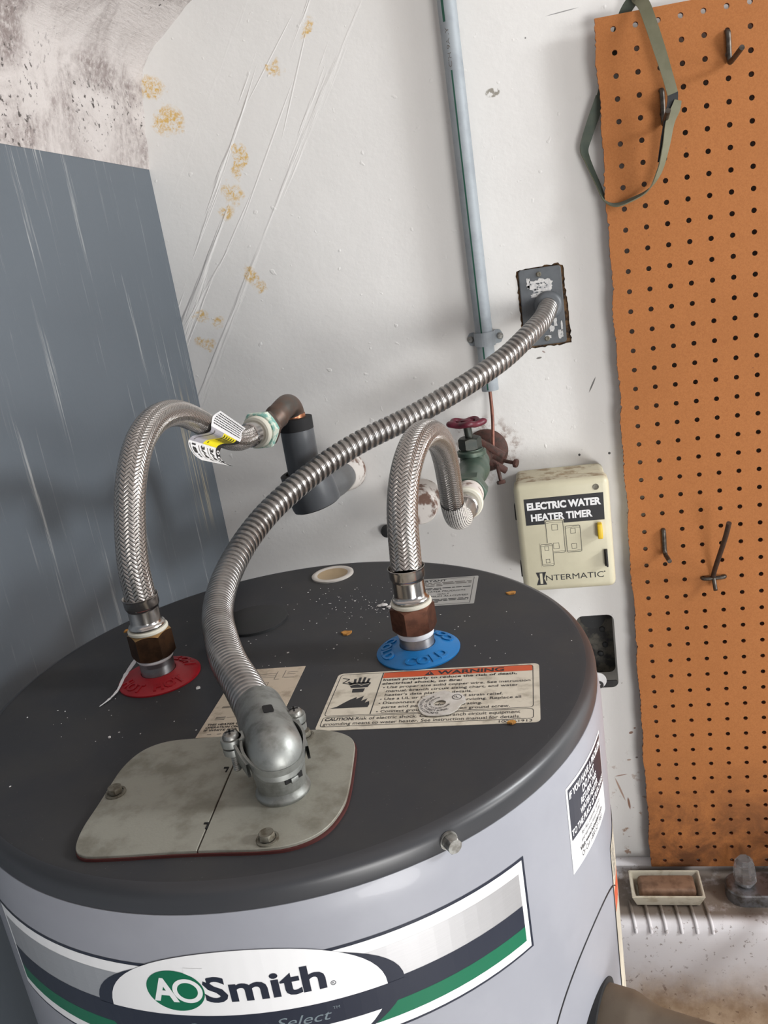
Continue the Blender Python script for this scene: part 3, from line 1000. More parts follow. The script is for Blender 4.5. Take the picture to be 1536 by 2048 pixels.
# --- wiring diagram label
sh = Sheet()
sh.base([(0, 0), (0.054, 0), (0.054, 0.092), (0, 0.092)], 'label_tan', 0.0003)
for a, b_ in (((0.004, 0.083), (0.034, 0.083)), ((0.004, 0.080), (0.034, 0.080)), ((0.004, 0.0775), (0.035, 0.0775))):
    sh.line([a, b_], 0.0004, 'print_grey', 1)
sh.line([(0.034, 0.086), (0.034, 0.074), (0.038, 0.074)], 0.0005, 'print_grey', 1)
sh.line([(0.040, 0.087), (0.040, 0.076)], 0.0005, 'print_grey', 1)
sh.line([(0.042, 0.084), (0.050, 0.084)], 0.0005, 'print_grey', 1)
sh.line([(0.042, 0.081), (0.049, 0.081)], 0.0005, 'print_grey', 1)
sh.line([(0.041, 0.076), (0.049, 0.076)], 0.0006, 'print_grey', 1)
sh.line([(0.022, 0.070), (0.031, 0.070), (0.031, 0.052), (0.022, 0.052)], 0.0005, 'print_grey', 1)
sh.line([(0.0275, 0.067), (0.0275, 0.054)], 0.0005, 'print_grey', 1)
for y in (0.0385, 0.0370, 0.0245, 0.0230, 0.0215):
    sh.line([(0.006, y), (0.013, y)], 0.0006, 'print_black', 1)
sh.line([(0.014, 0.024), (0.024, 0.024)], 0.0003, 'print_grey', 1)
sh.text('THIS HEATER IS EQUIPPED FOR', 0.003, 0.0140, 0.0024, 'print_black', 2, width=0.046, bold=0.02)
sh.text('OPERATION ON A SINGLE PHASE', 0.003, 0.0105, 0.0024, 'print_black', 2, width=0.047, bold=0.02)
sh.text('IF WHITE FOR 120v', 0.003, 0.0070, 0.0024, 'print_black', 2, width=0.032, bold=0.02)
for x in (0.007, 0.014): sh.rect(x, 0.003, x + 0.003, 0.0036, 'print_grey', 1)
sh.build('wiring_diagram_label', top_map(HX - 0.0385, HY - 0.0885, 0.025, HZ + 0.0003), heater, label='tan paper label with a wiring diagram')

# --- capacity label at the back
sh = Sheet()
sh.base(rrect(0, 0, 0.0735, 0.0605, 0.0015), 'label_silver', 0.0003)
sh.frame(0.0020, 0.0020, 0.0700, 0.0585, 0.0005, 'print_black', 1)
sh.text('IMPORTANT', 0.011, 0.0525, 0.0042, 'print_black', 2, width=0.034, bold=0.02)
print_lines(sh, 0.004, 0.0415, 0.068, 0.0515, 3, 'print_grey', 2, 0.5, 4)
print_lines(sh, 0.004, 0.0335, 0.068, 0.0385, 2, 'print_black', 2, 0.55, 5)
sh.text('A. O. SMITH WATER PRODUCTS', 0.006, 0.0285, 0.0030, 'print_black', 2, width=0.058)
sh.text('40', 0.021, 0.0225, 0.0042, 'print_black', 2, width=0.010, bold=0.01)
sh.text('GALS', 0.040, 0.0228, 0.0026, 'print_black', 2, width=0.010)
sh.text('150 LBS. MAXIMUM ALLOWED', 0.008, 0.0180, 0.0028, 'print_black', 2, width=0.059)
print_lines(sh, 0.004, 0.0060, 0.068, 0.0140, 3, 'print_black', 2, 0.5, 6)
sh.build('capacity_label', top_map(HX + 0.0612, HY + 0.1000, -0.005, HZ + 0.0003), heater, label='small silver printed label headed IMPORTANT')

# --- access cover over the wiring box: two plates on a red gasket
outline = [(-0.0654, -0.1955), (-0.0600, -0.2030), (-0.0500, -0.2050), (0.0044, -0.2005), (0.0480, -0.2000), (0.0640, -0.1955), (0.0755, -0.1855), (0.0805, -0.1700), (0.0815, -0.1560), (0.0770, -0.1180),
           (0.0745, -0.1030), (0.0660, -0.0940), (0.0500, -0.0885), (0.0409, -0.0885), (-0.0394, -0.0935), (-0.0540, -0.0950), (-0.0650, -0.1010), (-0.0710, -0.1105), (-0.0735, -0.1251), (-0.0722, -0.1410), (-0.0702, -0.1597), (-0.0691, -0.1806)]
cover_root = None
bm = NB()
out_s = chaikin(outline, 2)
prism(bm, [(x * 1.008 + 0.0006, y * 1.0 - 0.0008) for x, y in out_s], Matrix.Translation((HX, HY, HZ)), 0.0, 0.0016, 0)
gasket = obj('access_cover', bm, 'gasket_red', heater, label='wiring access cover with its dark red gasket')


def split_poly(pts, right):
    """clip the outline on the seam line x = 0.0005 - (y + 0.11) * 0.085"""
    def side(p): return (p[0] - (0.0006 - (p[1] + 0.11) * 0.092)) * (1 if right else -1) - 0.00045
    out = []
    for i in range(len(pts)):
        a, b = pts[i - 1], pts[i]
        sa_, sb_ = side(a), side(b)
        if (sa_ > 0) != (sb_ > 0):
            t = sa_ / (sa_ - sb_)
            out.append((a[0] + (b[0] - a[0]) * t, a[1] + (b[1] - a[1]) * t))
        if sb_ > 0: out.append(b)
    return out


for right in (False, True):
    bm = NB()
    prism(bm, split_poly(out_s, right), Matrix.Translation((HX, HY, HZ + 0.0016)), 0.0, 0.0016, 0, 0.0003)
    obj('cover_plate', bm, 'cover_zinc', gasket, label='right half plate of dull zinc' if right else 'left half plate of dull zinc')
for k, (x, y) in enumerate(((-0.0640, -0.1500), (0.0455, -0.1925), (0.0400, -0.0960))):
    bm = NB()
    M = Matrix.Translation((HX + x, HY + y, HZ + 0.0032))
    lathe(bm, [(0.0062, 0), (0.0062, 0.0008), (0.0048, 0.0010)], 24, M)
    hexnut(bm, Matrix.Translation((HX + x, HY + y, HZ + 0.0040)), 0.0046, 0.0036)
    obj('cover_screw', bm, 'old_bolt', gasket)
# little black clip tabs in the seam
for (x, y) in ((-0.0005, -0.1275), (0.0068, -0.1790)):
    bm = NB()
    box(bm, (HX + x - 0.0026, HY + y - 0.0008, HZ + 0.0028), (HX + x + 0.0006, HY + y + 0.0008, HZ + 0.0036), 0, 0.0003)
    box(bm, (HX + x - 0.0003, HY + y - 0.0045, HZ + 0.0026), (HX + x + 0.0007, HY + y, HZ + 0.0035), 0, 0.0002)
    obj('seam_clip', bm, 'dark_hole', gasket)

# --- white plug, black foam cap
bm = NB()
M = Matrix.Translation((HX - 0.0088, HY + 0.1905, HZ))
lathe(bm, [(0.0205, 0.0), (0.0205, 0.0014), (0.0195, 0.0020), (0.0165, 0.0020), (0.0150, 0.0012, 1), (0.0, 0.0008, 1)], 48, M)
obj('hole_plug', bm, ['plug_white', 'plug_tan'], heater, label='small white plastic plug near the rear edge')
bm = NB()
lathe(bm, [(0.0300, 0.0), (0.0300, 0.0022), (0.0285, 0.0032), (0.0, 0.0034)], 48, Matrix.Translation((HX - 0.0575, HY + 0.0930, HZ)))
obj('foam_cap', bm, 'rubber_black', heater, label='round black cap half hidden by the flexible conduit')

# --- rim bolt
bm = NB()
a = math.radians(-52.3)
nrm = V((math.cos(a), math.sin(a), 0))
p = V((HX, HY, 1.2405)) + nrm * 0.2258
cyl(bm, p, p + nrm * 0.0012, 0.0052, 24)
hexnut(bm, frame(p + nrm * 0.0010, nrm), 0.0046, 0.0062)
obj('rim_bolt', bm, 'bolt_zinc', heater)

# --- collars and nipples
HOT = V((-0.4306, -0.6318, HZ))
COLD = V((-0.2282, -0.6120, HZ))


def collar(name, c, mat, word, starts, lab):
    bm = NB()
    lathe(bm, [(0.0315, 0.0), (0.0317, 0.0012), (0.0308, 0.0020), (0.0190, 0.0045), (0.0160, 0.0062), (0.0136, 0.0064), (0.0132, 0.0)], 64, Matrix.Translation(c))
    sh = Sheet()
    for a0, a1 in starts:
        sh.arc_text(word, 0, 0, 0.0286, math.radians(a0), math.radians(a1), 0.0085, mat, 0, 0.03)
    r = bmesh.ops.extrude_face_region(sh.bm, geom=sh.bm.faces[:])
    bmesh.ops.translate(sh.bm, verts=[g for g in r['geom'] if isinstance(g, bmesh.types.BMVert)], vec=(0, 0, 0.0012))
    bmesh.ops.recalc_face_normals(sh.bm, faces=sh.bm.faces[:])
    for v in sh.bm.verts:
        rr = math.hypot(v.co.x, v.co.y)
        v.co = V((c.x + v.co.x, c.y + v.co.y, c.z + 0.0020 + (0.0308 - rr) / 0.0118 * 0.0025 - 0.0003 + v.co.z))
    me = bpy.data.meshes.new('tmp'); sh.bm.to_mesh(me); sh.bm.free()
    bm.from_mesh(me); bpy.data.meshes.remove(me)
    for f in bm.faces: f.material_index = 0
    return obj(name, bm, mat, heater, label=lab, sharp=30)


collar('hot_collar', HOT, 'red_plastic', 'HOT', ((-150, -95), (-75, -20), (30, 85)), 'red plastic ring lettered HOT')
collar('cold_collar', COLD, 'blue_plastic', 'COLD', ((-105, -25), (145, 225), (15, 95)), 'blue plastic ring lettered COLD')


def nipple(name, c, tape_lo, tape_hi):
    bm = NB()
    lathe(bm, [(0.0131, -0.002), (0.0131, 0.0125), (0.0128, 0.0135), (0.0131, 0.0145), (0.0128, 0.0155), (0.0131, 0.0165), (0.0128, 0.0175), (0.0128, 0.030)], 40, Matrix.Translation(c))
    n = obj(name, bm, 'nipple_steel', heater)
    bm = NB()
    lathe(bm, [(0.0131, tape_lo), (0.01355, tape_lo + 0.0008), (0.0138, tape_lo + 0.003), (0.0139, tape_hi - 0.002), (0.0134, tape_hi)], 40, Matrix.Translation(c))
    obj('thread_tape', bm, 'thread_tape', n, label='white sealing tape wound on the thread')
    return n


hot_nip = nipple('pipe_nipple', HOT, 0.0165, 0.0195)
nipple('pipe_nipple', COLD, 0.0135, 0.0190)
# loose end of the tape hanging down over the red ring
pts = spline([HOT + V((-0.0140, -0.0010, 0.0185)), HOT + V((-0.0190, -0.0045, 0.0130)), (HX - 0.1290, HY - 0.0080, HZ + 0.0065), (HX - 0.1290, HY - 0.0220, HZ + 0.0022), (HX - 0.1305, HY - 0.0330, HZ + 0.0012), (HX - 0.1335, HY - 0.0420, HZ + 0.0007)], 0.002)
bm = NB()
rd = random.Random(2)
prev = None
for i, p in enumerate(pts):
    t = i / (len(pts) - 1)
    w = 0.0019 * (1 - 0.75 * t) + rd.uniform(-0.0003, 0.0003)
    tw = rd.uniform(-0.6, 0.6)
    d = V((math.cos(tw), math.sin(tw) * 0.4, 0.25 * math.sin(tw))) * w
    th = V((0, 0, 0.0004))
    ring = [bm.verts.new(q) for q in (p - d, p + d, p + d + th, p - d + th)]
    if prev:
        for k in range(4):
            bm.faces.new((prev[k], prev[(k + 1) % 4], ring[(k + 1) % 4], ring[k]))
    else: bm.faces.new(ring)
    prev = ring
bm.faces.new(list(reversed(prev)))
bmesh.ops.recalc_face_normals(bm, faces=bm.faces[:])
obj('tape_end', bm, 'thread_tape', hot_nip, label='frayed white tape end trailing over the red ring')

# --- brand badge round the front of the jacket
sh = Sheet(0.00007)
a0, a1 = arc(-127.0), arc(-40.6)
zt, zb = 1.2045, 1.1415
cu = arc(-83.2)
ocz, orx, orz = 1.1725, arc(19.2), 0.0410


def ell(rx, rz, c0=cu, n=60, t0=0.0, t1=2 * PI):
    return [(c0 + rx * math.cos(t0 + (t1 - t0) * i / n), ocz + rz * math.sin(t0 + (t1 - t0) * i / n)) for i in range(n + 1)]


sh.poly([(a0, zb), (a1, zb), (a1, zt), (a0, zt)], 'navy_vinyl', 0)
sh.rect(a0 + 0.0015, zb + 0.0015, a1 - 0.0018, zt - 0.0018, 'white_vinyl', 1)
sh.rect(a0 + 0.0050, 1.1735, a1 - 0.0052, 1.1955, 'badge_silver', 2)
sh.rect(a0 + 0.0050, 1.1590, a1 - 0.0052, 1.1738, 'navy_vinyl', 3)
sh.rect(a0 + 0.0050, 1.1490, a1 - 0.0052, 1.1592, 'green_vinyl', 3)
# crescents either side of the oval
big = ell(orx * 1.125, orz * 0.90)
sh.poly(big[:-1], 'navy_vinyl', 4)
sh.poly(ell(orx, orz)[:-1], 'white_vinyl', 5)
# navy band across the lower half of the oval
band = [(x, z) for x, z in ell(orx * 1.02, orz * 1.02, n=240)[:-1]]
zz0, zz1 = 1.1575, 1.1722
xs = lambda z: orx * 1.12 * math.sqrt(max(0, 1 - ((z - ocz) / (orz * 0.90)) ** 2))
pl = [(cu + xs(zz0 + (zz1 - zz0) * k / 10), zz0 + (zz1 - zz0) * k / 10) for k in range(11)]
pl2 = [(cu - xs(zz0 + (zz1 - zz0) * k / 10), zz0 + (zz1 - zz0) * k / 10) for k in range(10, -1, -1)]
sh.poly(pl + pl2, 'navy_vinyl', 6)
# script under the name
sh.text('Signature Select', arc(-91.5), 1.1608, 0.0062, 'script_grey', 7, width=arc(-91.5 + 19.6) - arc(-91.5), shear=0.35)
sh.text('TM', arc(-71.6), 1.1665, 0.0018, 'script_grey', 7, width=0.0035)
# monogram: green ellipse with white A and ring
ec = arc(-91.75)
sh.ellipse(ec, 1.1886, 0.0164, 0.0133, 'green_vinyl', 7)
sh.text('A', ec - 0.0133, 1.1812, 0.0155, 'white_vinyl', 9, width=0.0145, bold=0.035)
sh.ellipse(ec + 0.0071, 1.1889, 0.0083, 0.0079, 'white_vinyl', 8.4, hole=(0.0057, 0.0054))
sh.poly([(ec + 0.0075, 1.1945 + 0.0060), (ec + 0.0185, 1.1945), (ec + 0.0185, 1.2035), (ec + 0.0080, 1.2040)], 'white_vinyl', 7.5)
sh.text('Smith', arc(-87.7), 1.1812, 0.0165, 'navy_vinyl', 7, width=arc(-71.75) - arc(-87.7), bold=0.025)
sh.ellipse(arc(-70.9), 1.1832, 0.0014, 0.0014, 'navy_vinyl', 7, hole=(0.0011, 0.0011), n=20)
sh.text('R', arc(-70.9) - 0.0005, 1.1826, 0.0012, 'navy_vinyl', 7, width=0.0010)
sh.cut(0.009, a0, a1)
sh.build('brand_badge', lambda u, v, w: cyl_map()(u, v, w + 0.0002), heater, label='wide white, navy and green brand badge lettered AO Smith')

# --- notice sticker on the right
sh = Sheet(0.00012)
s0, s1 = arc(-29.2), arc(-12.4)
z0_, z1_ = 1.1590, 1.2200
sh.rect(s0, z0_, s1, z1_, 'white_vinyl', 0)
sh.rect(s0 + 0.0022, 1.1820, s1 - 0.0012, 1.2180, 'navy_vinyl', 1)
mid = (s0 + s1) / 2
for t, z, cap, w in (('IF YOU HAVE A PROBLEM', 1.2108, 0.0050, 0.0600), ('DO NOT', 1.2038, 0.0055, 0.0230), ('RETURN THIS', 1.1975, 0.0046, 0.0300), ('WATER HEATER', 1.1913, 0.0046, 0.0340), ('TO THE PLACE OF PURCHASE', 1.1845, 0.0046, 0.0610)):
    sh.text(t, mid, z, cap, 'white_vinyl', 2, width=w, bold=0.03, align='C')
for t, z, cap, w, bd in (('For ALL customer service', 1.1772, 0.0030, 0.036, 0), ('and warranty issues contact', 1.1728, 0.0030, 0.038, 0), ('Visit www.hotwater.com', 1.1676, 0.0036, 0.044, 0.02), ('Or Call 1-800-527-1953', 1.1626, 0.0036, 0.040, 0)):
    sh.text(t, mid, z, cap, 'print_black', 2, width=w, bold=bd, align='C')
sh.cut(0.006, s0, s1)
sh.build('notice_sticker', lambda u, v, w: cyl_map()(u, v, w + 0.0002), heater, label='black and white notice sticker reading IF YOU HAVE A PROBLEM DO NOT RETURN')

# --- long label whose edge shows down the right side
sh = Sheet(0.0001)
s0, s1 = arc(-11.0), arc(18.0)
sh.rect(s0, 0.93, s1, 1.122, 'print_black', 0)
sh.rect(s0 + 0.0005, 0.931, s1 - 0.0008, 1.121, 'energy_yellow', 1)
sh.rect(s0 + 0.0014, 1.066, s0 + 0.030, 1.084, 'print_orange', 2)
print_lines(sh, s0 + 0.003, 1.09, s1 - 0.004, 1.118, 8, 'print_grey', 2, 0.4, 9)
sh.cut(0.006, s0, s1)
sh.build('data_label', lambda u, v, w: cyl_map()(u, v, w + 0.0004 + 0.0002 * math.cos(v * 60)), heater, label='tall cream data label curling at the edge, seen edge-on')

# --- round pressed panel and the relief pipe that comes out of it
ring_a, ring_z, ring_r = arc(-22.0), 1.030, 0.0745
bm = NB()
pts = [cyl_map()(ring_a + ring_r * math.cos(2 * PI * i / 96), ring_z + ring_r * math.sin(2 * PI * i / 96), 0.0) for i in range(96)]
ringsv = []
for i, p in enumerate(pts):
    t = (pts[(i + 1) % 96] - pts[i - 1]).normalized()
    nr = V((p.x - HX, p.y - HY, 0)).normalized()
    bx = t.cross(nr)
    ringsv.append([bm.verts.new(p + nr * (0.0006 * math.sin(k * PI / 4)) + bx * (0.0007 * math.cos(k * PI / 4))) for k in range(8)])
for i in range(96):
    for k in range(8):
        a, b = ringsv[i], ringsv[(i + 1) % 96]
        bm.faces.new((a[k], a[(k + 1) % 8], b[(k + 1) % 8], b[k]))
bmesh.ops.recalc_face_normals(bm, faces=bm.faces[:])
obj('panel_rim', bm, 'print_black', heater, label='thin dark seam of the round side panel')
an = math.radians(-24.5)
n0 = V((math.cos(an), math.sin(an), 0))
pc = V((HX, HY, 1.0205)) + n0 * RJ
bm = NB()
pd = (n0 + V((0.05, 0.10, -0.02))).normalized()
M = frame(pc - pd * 0.012, pd)
lathe(bm, [(0.0, 0.0, 1), (0.0305, 0.0, 1), (0.0305, 0.0135, 1), (0.0268, 0.0138), (0.0268, 0.030), (0.0258, 0.034), (0.0225, 0.042), (0.0212, 0.048), (0.0208, 0.16), (0.0, 0.16)], 48, M)
obj('relief_pipe', bm, ['relief_brown', 'rubber_black'], heater, label='brown relief pipe leaving the side panel')

# ================================================================== FLEXIBLE HOSES


def hose_bottom(root, c, nut_mat, top_mat, zn0, zn1, zf1, tilt=(0, 0)):
    """nut, washer and steel ferrule standing on the nipple at c"""
    bm = NB()
    hexnut(bm, Matrix.Translation((c.x, c.y, zn0)) @ Matrix.Rotation(0.32, 4, 'Z'), 0.0170, zn1 - zn0, 0)
    n = obj('hex_nut', bm, [nut_mat, top_mat], root, label='copper-brown hex nut' if nut_mat == 'copper_nut' else 'dark brass hex nut')
    for p in n.data.polygons:
        if p.center.z + c.z * 0 > 0 and p.normal.z > 0.35: p.material_index = 1
    bm = NB()
    lathe(bm, [(0.0, zn1), (0.0145, zn1), (0.0153, zn1 + 0.0008), (0.0153, zn1 + 0.0024), (0.0143, zn1 + 0.0032), (0.0, zn1 + 0.0032)], 40, Matrix.Translation((c.x, c.y, 0)))
    obj('washer', bm, 'washer_ivory', root, label='ivory plastic washer')
    f0 = zn1 + 0.0032
    bm = NB()
    lathe(bm, [(0.0, f0), (0.0128, f0), (0.0138, f0 + 0.0008), (0.0140, f0 + 0.0018), (0.0136, f0 + 0.0027), (0.0124, f0 + 0.0033), (0.0119, f0 + 0.0040), (0.0118, f0 + 0.0060), (0.0118, zf1 - 0.0105), (0.0119, zf1 - 0.0092), (0.0127, zf1 - 0.0082), (0.0131, zf1 - 0.0072), (0.0132, zf1 - 0.0020), (0.0138, zf1),
               (0.0134, zf1 + 0.0002), (0.0118, zf1 - 0.002)], 48, Matrix.Translation((c.x, c.y, 0)))
    obj('ferrule', bm, 'stainless', root, label='polished steel crimp ferrule')


def end_fitting(root, pts, spec):
    """rings along the last direction of a hose: list of (kind, start, end, radius, material, part name)"""
    d = (pts[-1] - pts[-6]).normalized()
    for name, s0, s1, r, mat, hexed, lab in spec:
        bm = NB()
        M = frame(pts[-1] + d * s0, d)
        L = s1 - s0
        if hexed:
            hexnut(bm, M, r, L)
        else:
            b = min(0.0012, L * 0.3)
            lathe(bm, [(0, 0), (r - b, 0), (r, b), (r, L - b), (r - b, L), (0, L)], 40, M)
        obj(name, bm, mat, root, label=lab)
    return d


# hot hose
hot = thing('flexible_hose', (HOT.x, HOT.y, HZ + 0.0195), 'braided steel hose rising from the red HOT ring, looping to the grey-sleeved pipe', 'hose')
hose_bottom(hot, HOT, 'brass_nut_dark', 'brass_light', HZ + 0.0195, HZ + 0.0405, 1.3190)
HR = 0.01165
hp = spline([(-0.4304, -0.6318, 1.3165), (-0.4312, -0.6290, 1.3427), (-0.4311, -0.6179, 1.3751), (-0.4300, -0.6038, 1.4024), (-0.4308, -0.5758, 1.4252), (-0.4313, -0.5406, 1.4359), (-0.4323, -0.4989, 1.4334),
             (-0.4325, -0.4603, 1.4200), (-0.4330, -0.4234, 1.4016), (-0.4325, -0.3900, 1.3855), (-0.4300, -0.3663, 1.3785), (-0.4262, -0.3450, 1.3780)], 0.004)
bm = NB()
sweep(bm, hp, HR, 40)
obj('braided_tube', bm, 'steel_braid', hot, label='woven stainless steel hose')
end_fitting(hot, hp, [('end_ferrule', -0.004, 0.012, 0.0132, 'stainless', False, None), ('end_washer', 0.011, 0.018, 0.0172, 'washer_ivory', False, 'ivory washer against the corroded nut'),
                      ('end_nut', 0.0175, 0.0285, 0.0218, 'verdigris', True, 'hex nut crusted with green corrosion'), ('end_union', 0.0280, 0.0360, 0.0205, 'aged_copper', True, 'dark copper union')])
# label wound round the hose with a loose flap hanging down
tl = [V(p) for p in ((-0.4250, -0.4150, 1.4170), (-0.4290, -0.4250, 1.4145), (-0.4293, -0.4330, 1.4080), (-0.4300, -0.4362, 1.4028), (-0.4393, -0.4365, 1.4010), (-0.4453, -0.4421, 1.4013), (-0.4444, -0.4565, 1.3988), (-0.4415, -0.4619, 1.3931), (-0.4384, -0.4612, 1.3863), (-0.4353, -0.4568, 1.3810))]
tr = [V(p) for p in ((-0.4245, -0.3600, 1.3880), (-0.4265, -0.3680, 1.3855), (-0.4254, -0.3760, 1.3802), (-0.4268, -0.3820, 1.3775), (-0.4300, -0.3890, 1.3785), (-0.4335, -0.3970, 1.3805), (-0.4352, -0.4100, 1.3795), (-0.4316, -0.4214, 1.3719), (-0.4270, -0.4199, 1.3665), (-0.4227, -0.4169, 1.3627))]


def rs(p, n):
    q = spline(p, 0.0005)
    return [q[int(round(i * (len(q) - 1) / n))] for i in range(n + 1)]


TN = 48
TL, TR = [p + V((0.0088, -0.0215, 0.0041)) for p in rs(tl, TN)], [p + V((0.0060, -0.0148, 0.0028)) for p in rs(tr, TN)]


def tag_pt(u, v, w):
    """u 0..1 across, v 0..1 down the flap, w out of the sheet"""
    k = min(TN - 1, max(0, int(v * TN))); f = v * TN - k
    a = TL[k].lerp(TL[k + 1], f); b = TR[k].lerp(TR[k + 1], f)
    t = (TL[k + 1] - TL[k]) + (TR[k + 1] - TR[k])
    n = (b - a).cross(t).normalized()
    n = -n
    return a.lerp(b, u) + n * w


sh = Sheet(1.0)
sh.lift = 0.00025
sh.rect(0, 0, 1, 1, 'white_vinyl', 0)
for k in range(6):
    v = 0.03 + k * 0.035
    x = 0.06
    rd = random.Random(k)
    while x < 0.95:
        w = rd.uniform(0.02, 0.07)
        sh.rect(x, v, min(x + w, 0.96), v + 0.014, 'print_black', 1)
        x += w + 0.014
sh.rect(0, 0.27, 0.42, 0.66, 'tag_grey', 1)
sh.rect(0.42, 0.27, 0.86, 0.66, 'tag_yellow', 1)
sh.rect(0.86, 0.27, 1.0, 1.0, 'print_black', 1)
for k in range(5): sh.rect(0.45 + 0.08 * k, 0.29, 0.48 + 0.08 * k, 0.44, 'print_black', 2)
sh.rect(0.50, 0.56, 0.53, 0.61, 'print_black', 2)
sh.rect(0.10, 0.30, 0.13, 0.62, 'print_grey', 2)
sh.text('18"', 0, 0, 0.11, 'print_black', 2, width=0.20, bold=0.03, warp=lambda px, py: (0.10 + py, 0.71 + px))
sh.text('3/4"', 0, 0, 0.11, 'print_black', 2, width=0.24, bold=0.03, warp=lambda px, py: (0.38 + py, 0.71 + px))
sh.text('3/4"', 0, 0, 0.11, 'print_black', 2, width=0.24, bold=0.03, warp=lambda px, py: (0.66 + py, 0.71 + px))
for x in (0.03, 0.30, 0.58): sh.rect(x, 0.72, x + 0.015, 0.94, 'print_grey', 2)
for k in range(3): sh.ellipse(0.93, 0.74 + 0.1 * k, 0.05, 0.035, 'white_vinyl', 2, hole=(0.03, 0.018), n=20)
sh.cut(0.1, 0, 1, 1.0 / 48, 0.001, 1)
sh.build('hose_label', tag_pt, hot, label='curling white, yellow and black paper label marked 18" and 3/4"')

# cold hose
cold = thing('flexible_hose', (COLD.x, COLD.y, HZ + 0.0165), 'braided steel hose rising from the blue COLD ring and hooking over to the green valve', 'hose')
hose_bottom(cold, COLD, 'copper_nut', 'copper_nut', HZ + 0.0182, HZ + 0.0385, 1.3180)
cp = spline([(-0.2281, -0.6125, 1.3140), (-0.2284, -0.6060, 1.3270), (-0.2286, -0.6000, 1.3422), (-0.2279, -0.5885, 1.3617), (-0.2250, -0.5717, 1.3800), (-0.2197, -0.5447, 1.3938), (-0.2139, -0.5116, 1.3937), (-0.2105, -0.4727, 1.3782),
             (-0.2115, -0.4384, 1.3516), (-0.2141, -0.4113, 1.3202), (-0.2160, -0.3930, 1.2946), (-0.2160, -0.3770, 1.2775), (-0.2145, -0.3560, 1.2690), (-0.2130, -0.3330, 1.2670), (-0.2125, -0.3130, 1.2672)], 0.004)
bm = NB()
sweep(bm, cp, HR, 40)
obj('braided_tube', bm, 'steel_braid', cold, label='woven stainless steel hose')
i0 = int(len(cp) * 0.752); i1 = int(len(cp) * 0.905)
bm = NB()
sweep(bm, cp[i0:i1], HR + 0.0005, 48, caps=False)
obj('hose_label', bm, 'fine_print', cold, label='white sleeve label of fine print at the bend')
end_fitting(cold, cp, [('end_ferrule', -0.006, 0.010, 0.0138, 'stainless', False, None), ('end_washer', 0.009, 0.017, 0.0178, 'washer_ivory', False, 'ivory washer'), ('end_tape', 0.016, 0.021, 0.0165, 'thread_tape', False, 'white tape')])

# ================================================================== FLEXIBLE METAL CONDUIT
conduit = thing('flexible_conduit', (-0.3023, -0.7510, HZ), 'ribbed grey metal conduit curving from the heater top up to the wall box', 'conduit')
qp = spline([(-0.1025, 0.0010, 1.4428), (-0.1070, -0.0200, 1.4350), (-0.1140, -0.0420, 1.4270), (-0.1334, -0.0820, 1.4139), (-0.1626, -0.1207, 1.3956), (-0.1970, -0.1560, 1.3805), (-0.2230, -0.1800, 1.3708), (-0.2754, -0.2171, 1.3530), (-0.3297, -0.2597, 1.3392),
             (-0.3628, -0.2920, 1.3269), (-0.3909, -0.3291, 1.3131), (-0.4131, -0.3703, 1.2988), (-0.4250, -0.4100, 1.2860), (-0.4275, -0.4553, 1.2762), (-0.4197, -0.5088, 1.2718), (-0.4020, -0.5680, 1.2720), (-0.3804, -0.6165, 1.2742),
             (-0.3540, -0.6680, 1.2770), (-0.3318, -0.7030, 1.2780), (-0.3149, -0.7302, 1.2783), (-0.3010, -0.7520, 1.2781)], 0.00036)
S_END = sum((qp[i + 1] - qp[i]).length for i in range(len(qp) - 1))


def pitch_at(t):
    """the ribs stand apart along the free span and close up near both ends"""
    if t < 0.10: return 0.0056 + 0.0024 * t / 0.10
    if t < 0.66: return 0.0080
    if t < 0.78: return 0.0080 - 0.0026 * (t - 0.66) / 0.12
    return 0.0054


_PH = [0.0]
for i in range(2000):
    _PH.append(_PH[-1] + S_END / 2000 / pitch_at(i / 2000))


def rib_phase(s, a):
    q = min(1999.0, s / S_END * 2000)
    ph = _PH[int(q)] + (_PH[int(q) + 1] - _PH[int(q)]) * (q - int(q))
    open_ = (pitch_at(s / S_END) - 0.0054) / 0.0026        # 1 where the ribs stand apart
    return ph + a / (2 * PI), open_, 0.78 - 0.24 * open_


def rib(s, a):
    T, open_, w = rib_phase(s, a)
    t = T % 1.0
    if t < w: k = 1.0 - (0.30 - 0.12 * open_) * (2 * t / w - 1) ** 6 - 0.10 * open_ * math.exp(-((t / w - 0.62) / 0.05) ** 2)
    elif t < w + 0.07: k = 0.70 * (1.0 - (t - w) / 0.07)
    elif t > 0.93: k = 0.70 * (t - 0.93) / 0.07
    else: k = 0.16 * open_ * math.sin((t - w - 0.07) / max(0.93 - w - 0.07, 1e-3) * PI)
    return 0.01035 + (0.0028 + 0.0003 * open_) * k


def rib_uv(s, a):
    """running rib number; the ridge fills 0..0.75 of each turn, the groove the rest"""
    T, open_, w = rib_phase(s, a)
    f = math.floor(T); t = T - f
    return f + (t / w * 0.75 if t < w else 0.75 + (t - w) / (1 - w) * 0.25)


bm = NB()
sweep(bm, qp, rib, 36, up=(0, 0, 1), vfn=rib_uv)
obj('ribbed_tube', bm, 'flex_steel', conduit, sharp=60, label='spiral-ribbed steel tube')

# ================================================================== CONDUIT CONNECTOR (squeeze elbow on the cover plate)
CB = V((-0.2842, -0.7830, HZ + 0.0032))
conn = thing('conduit_connector', CB, 'die-cast zinc elbow clamp holding the ribbed conduit on the cover plate', 'fitting')
dv = V((0.47, -0.8827, 0)).normalized()          # from the conduit towards the dome's tip
pv = V((0.8827, 0.47, 0)).normalized()
zup = V((0, 0, 1))
bm = NB()
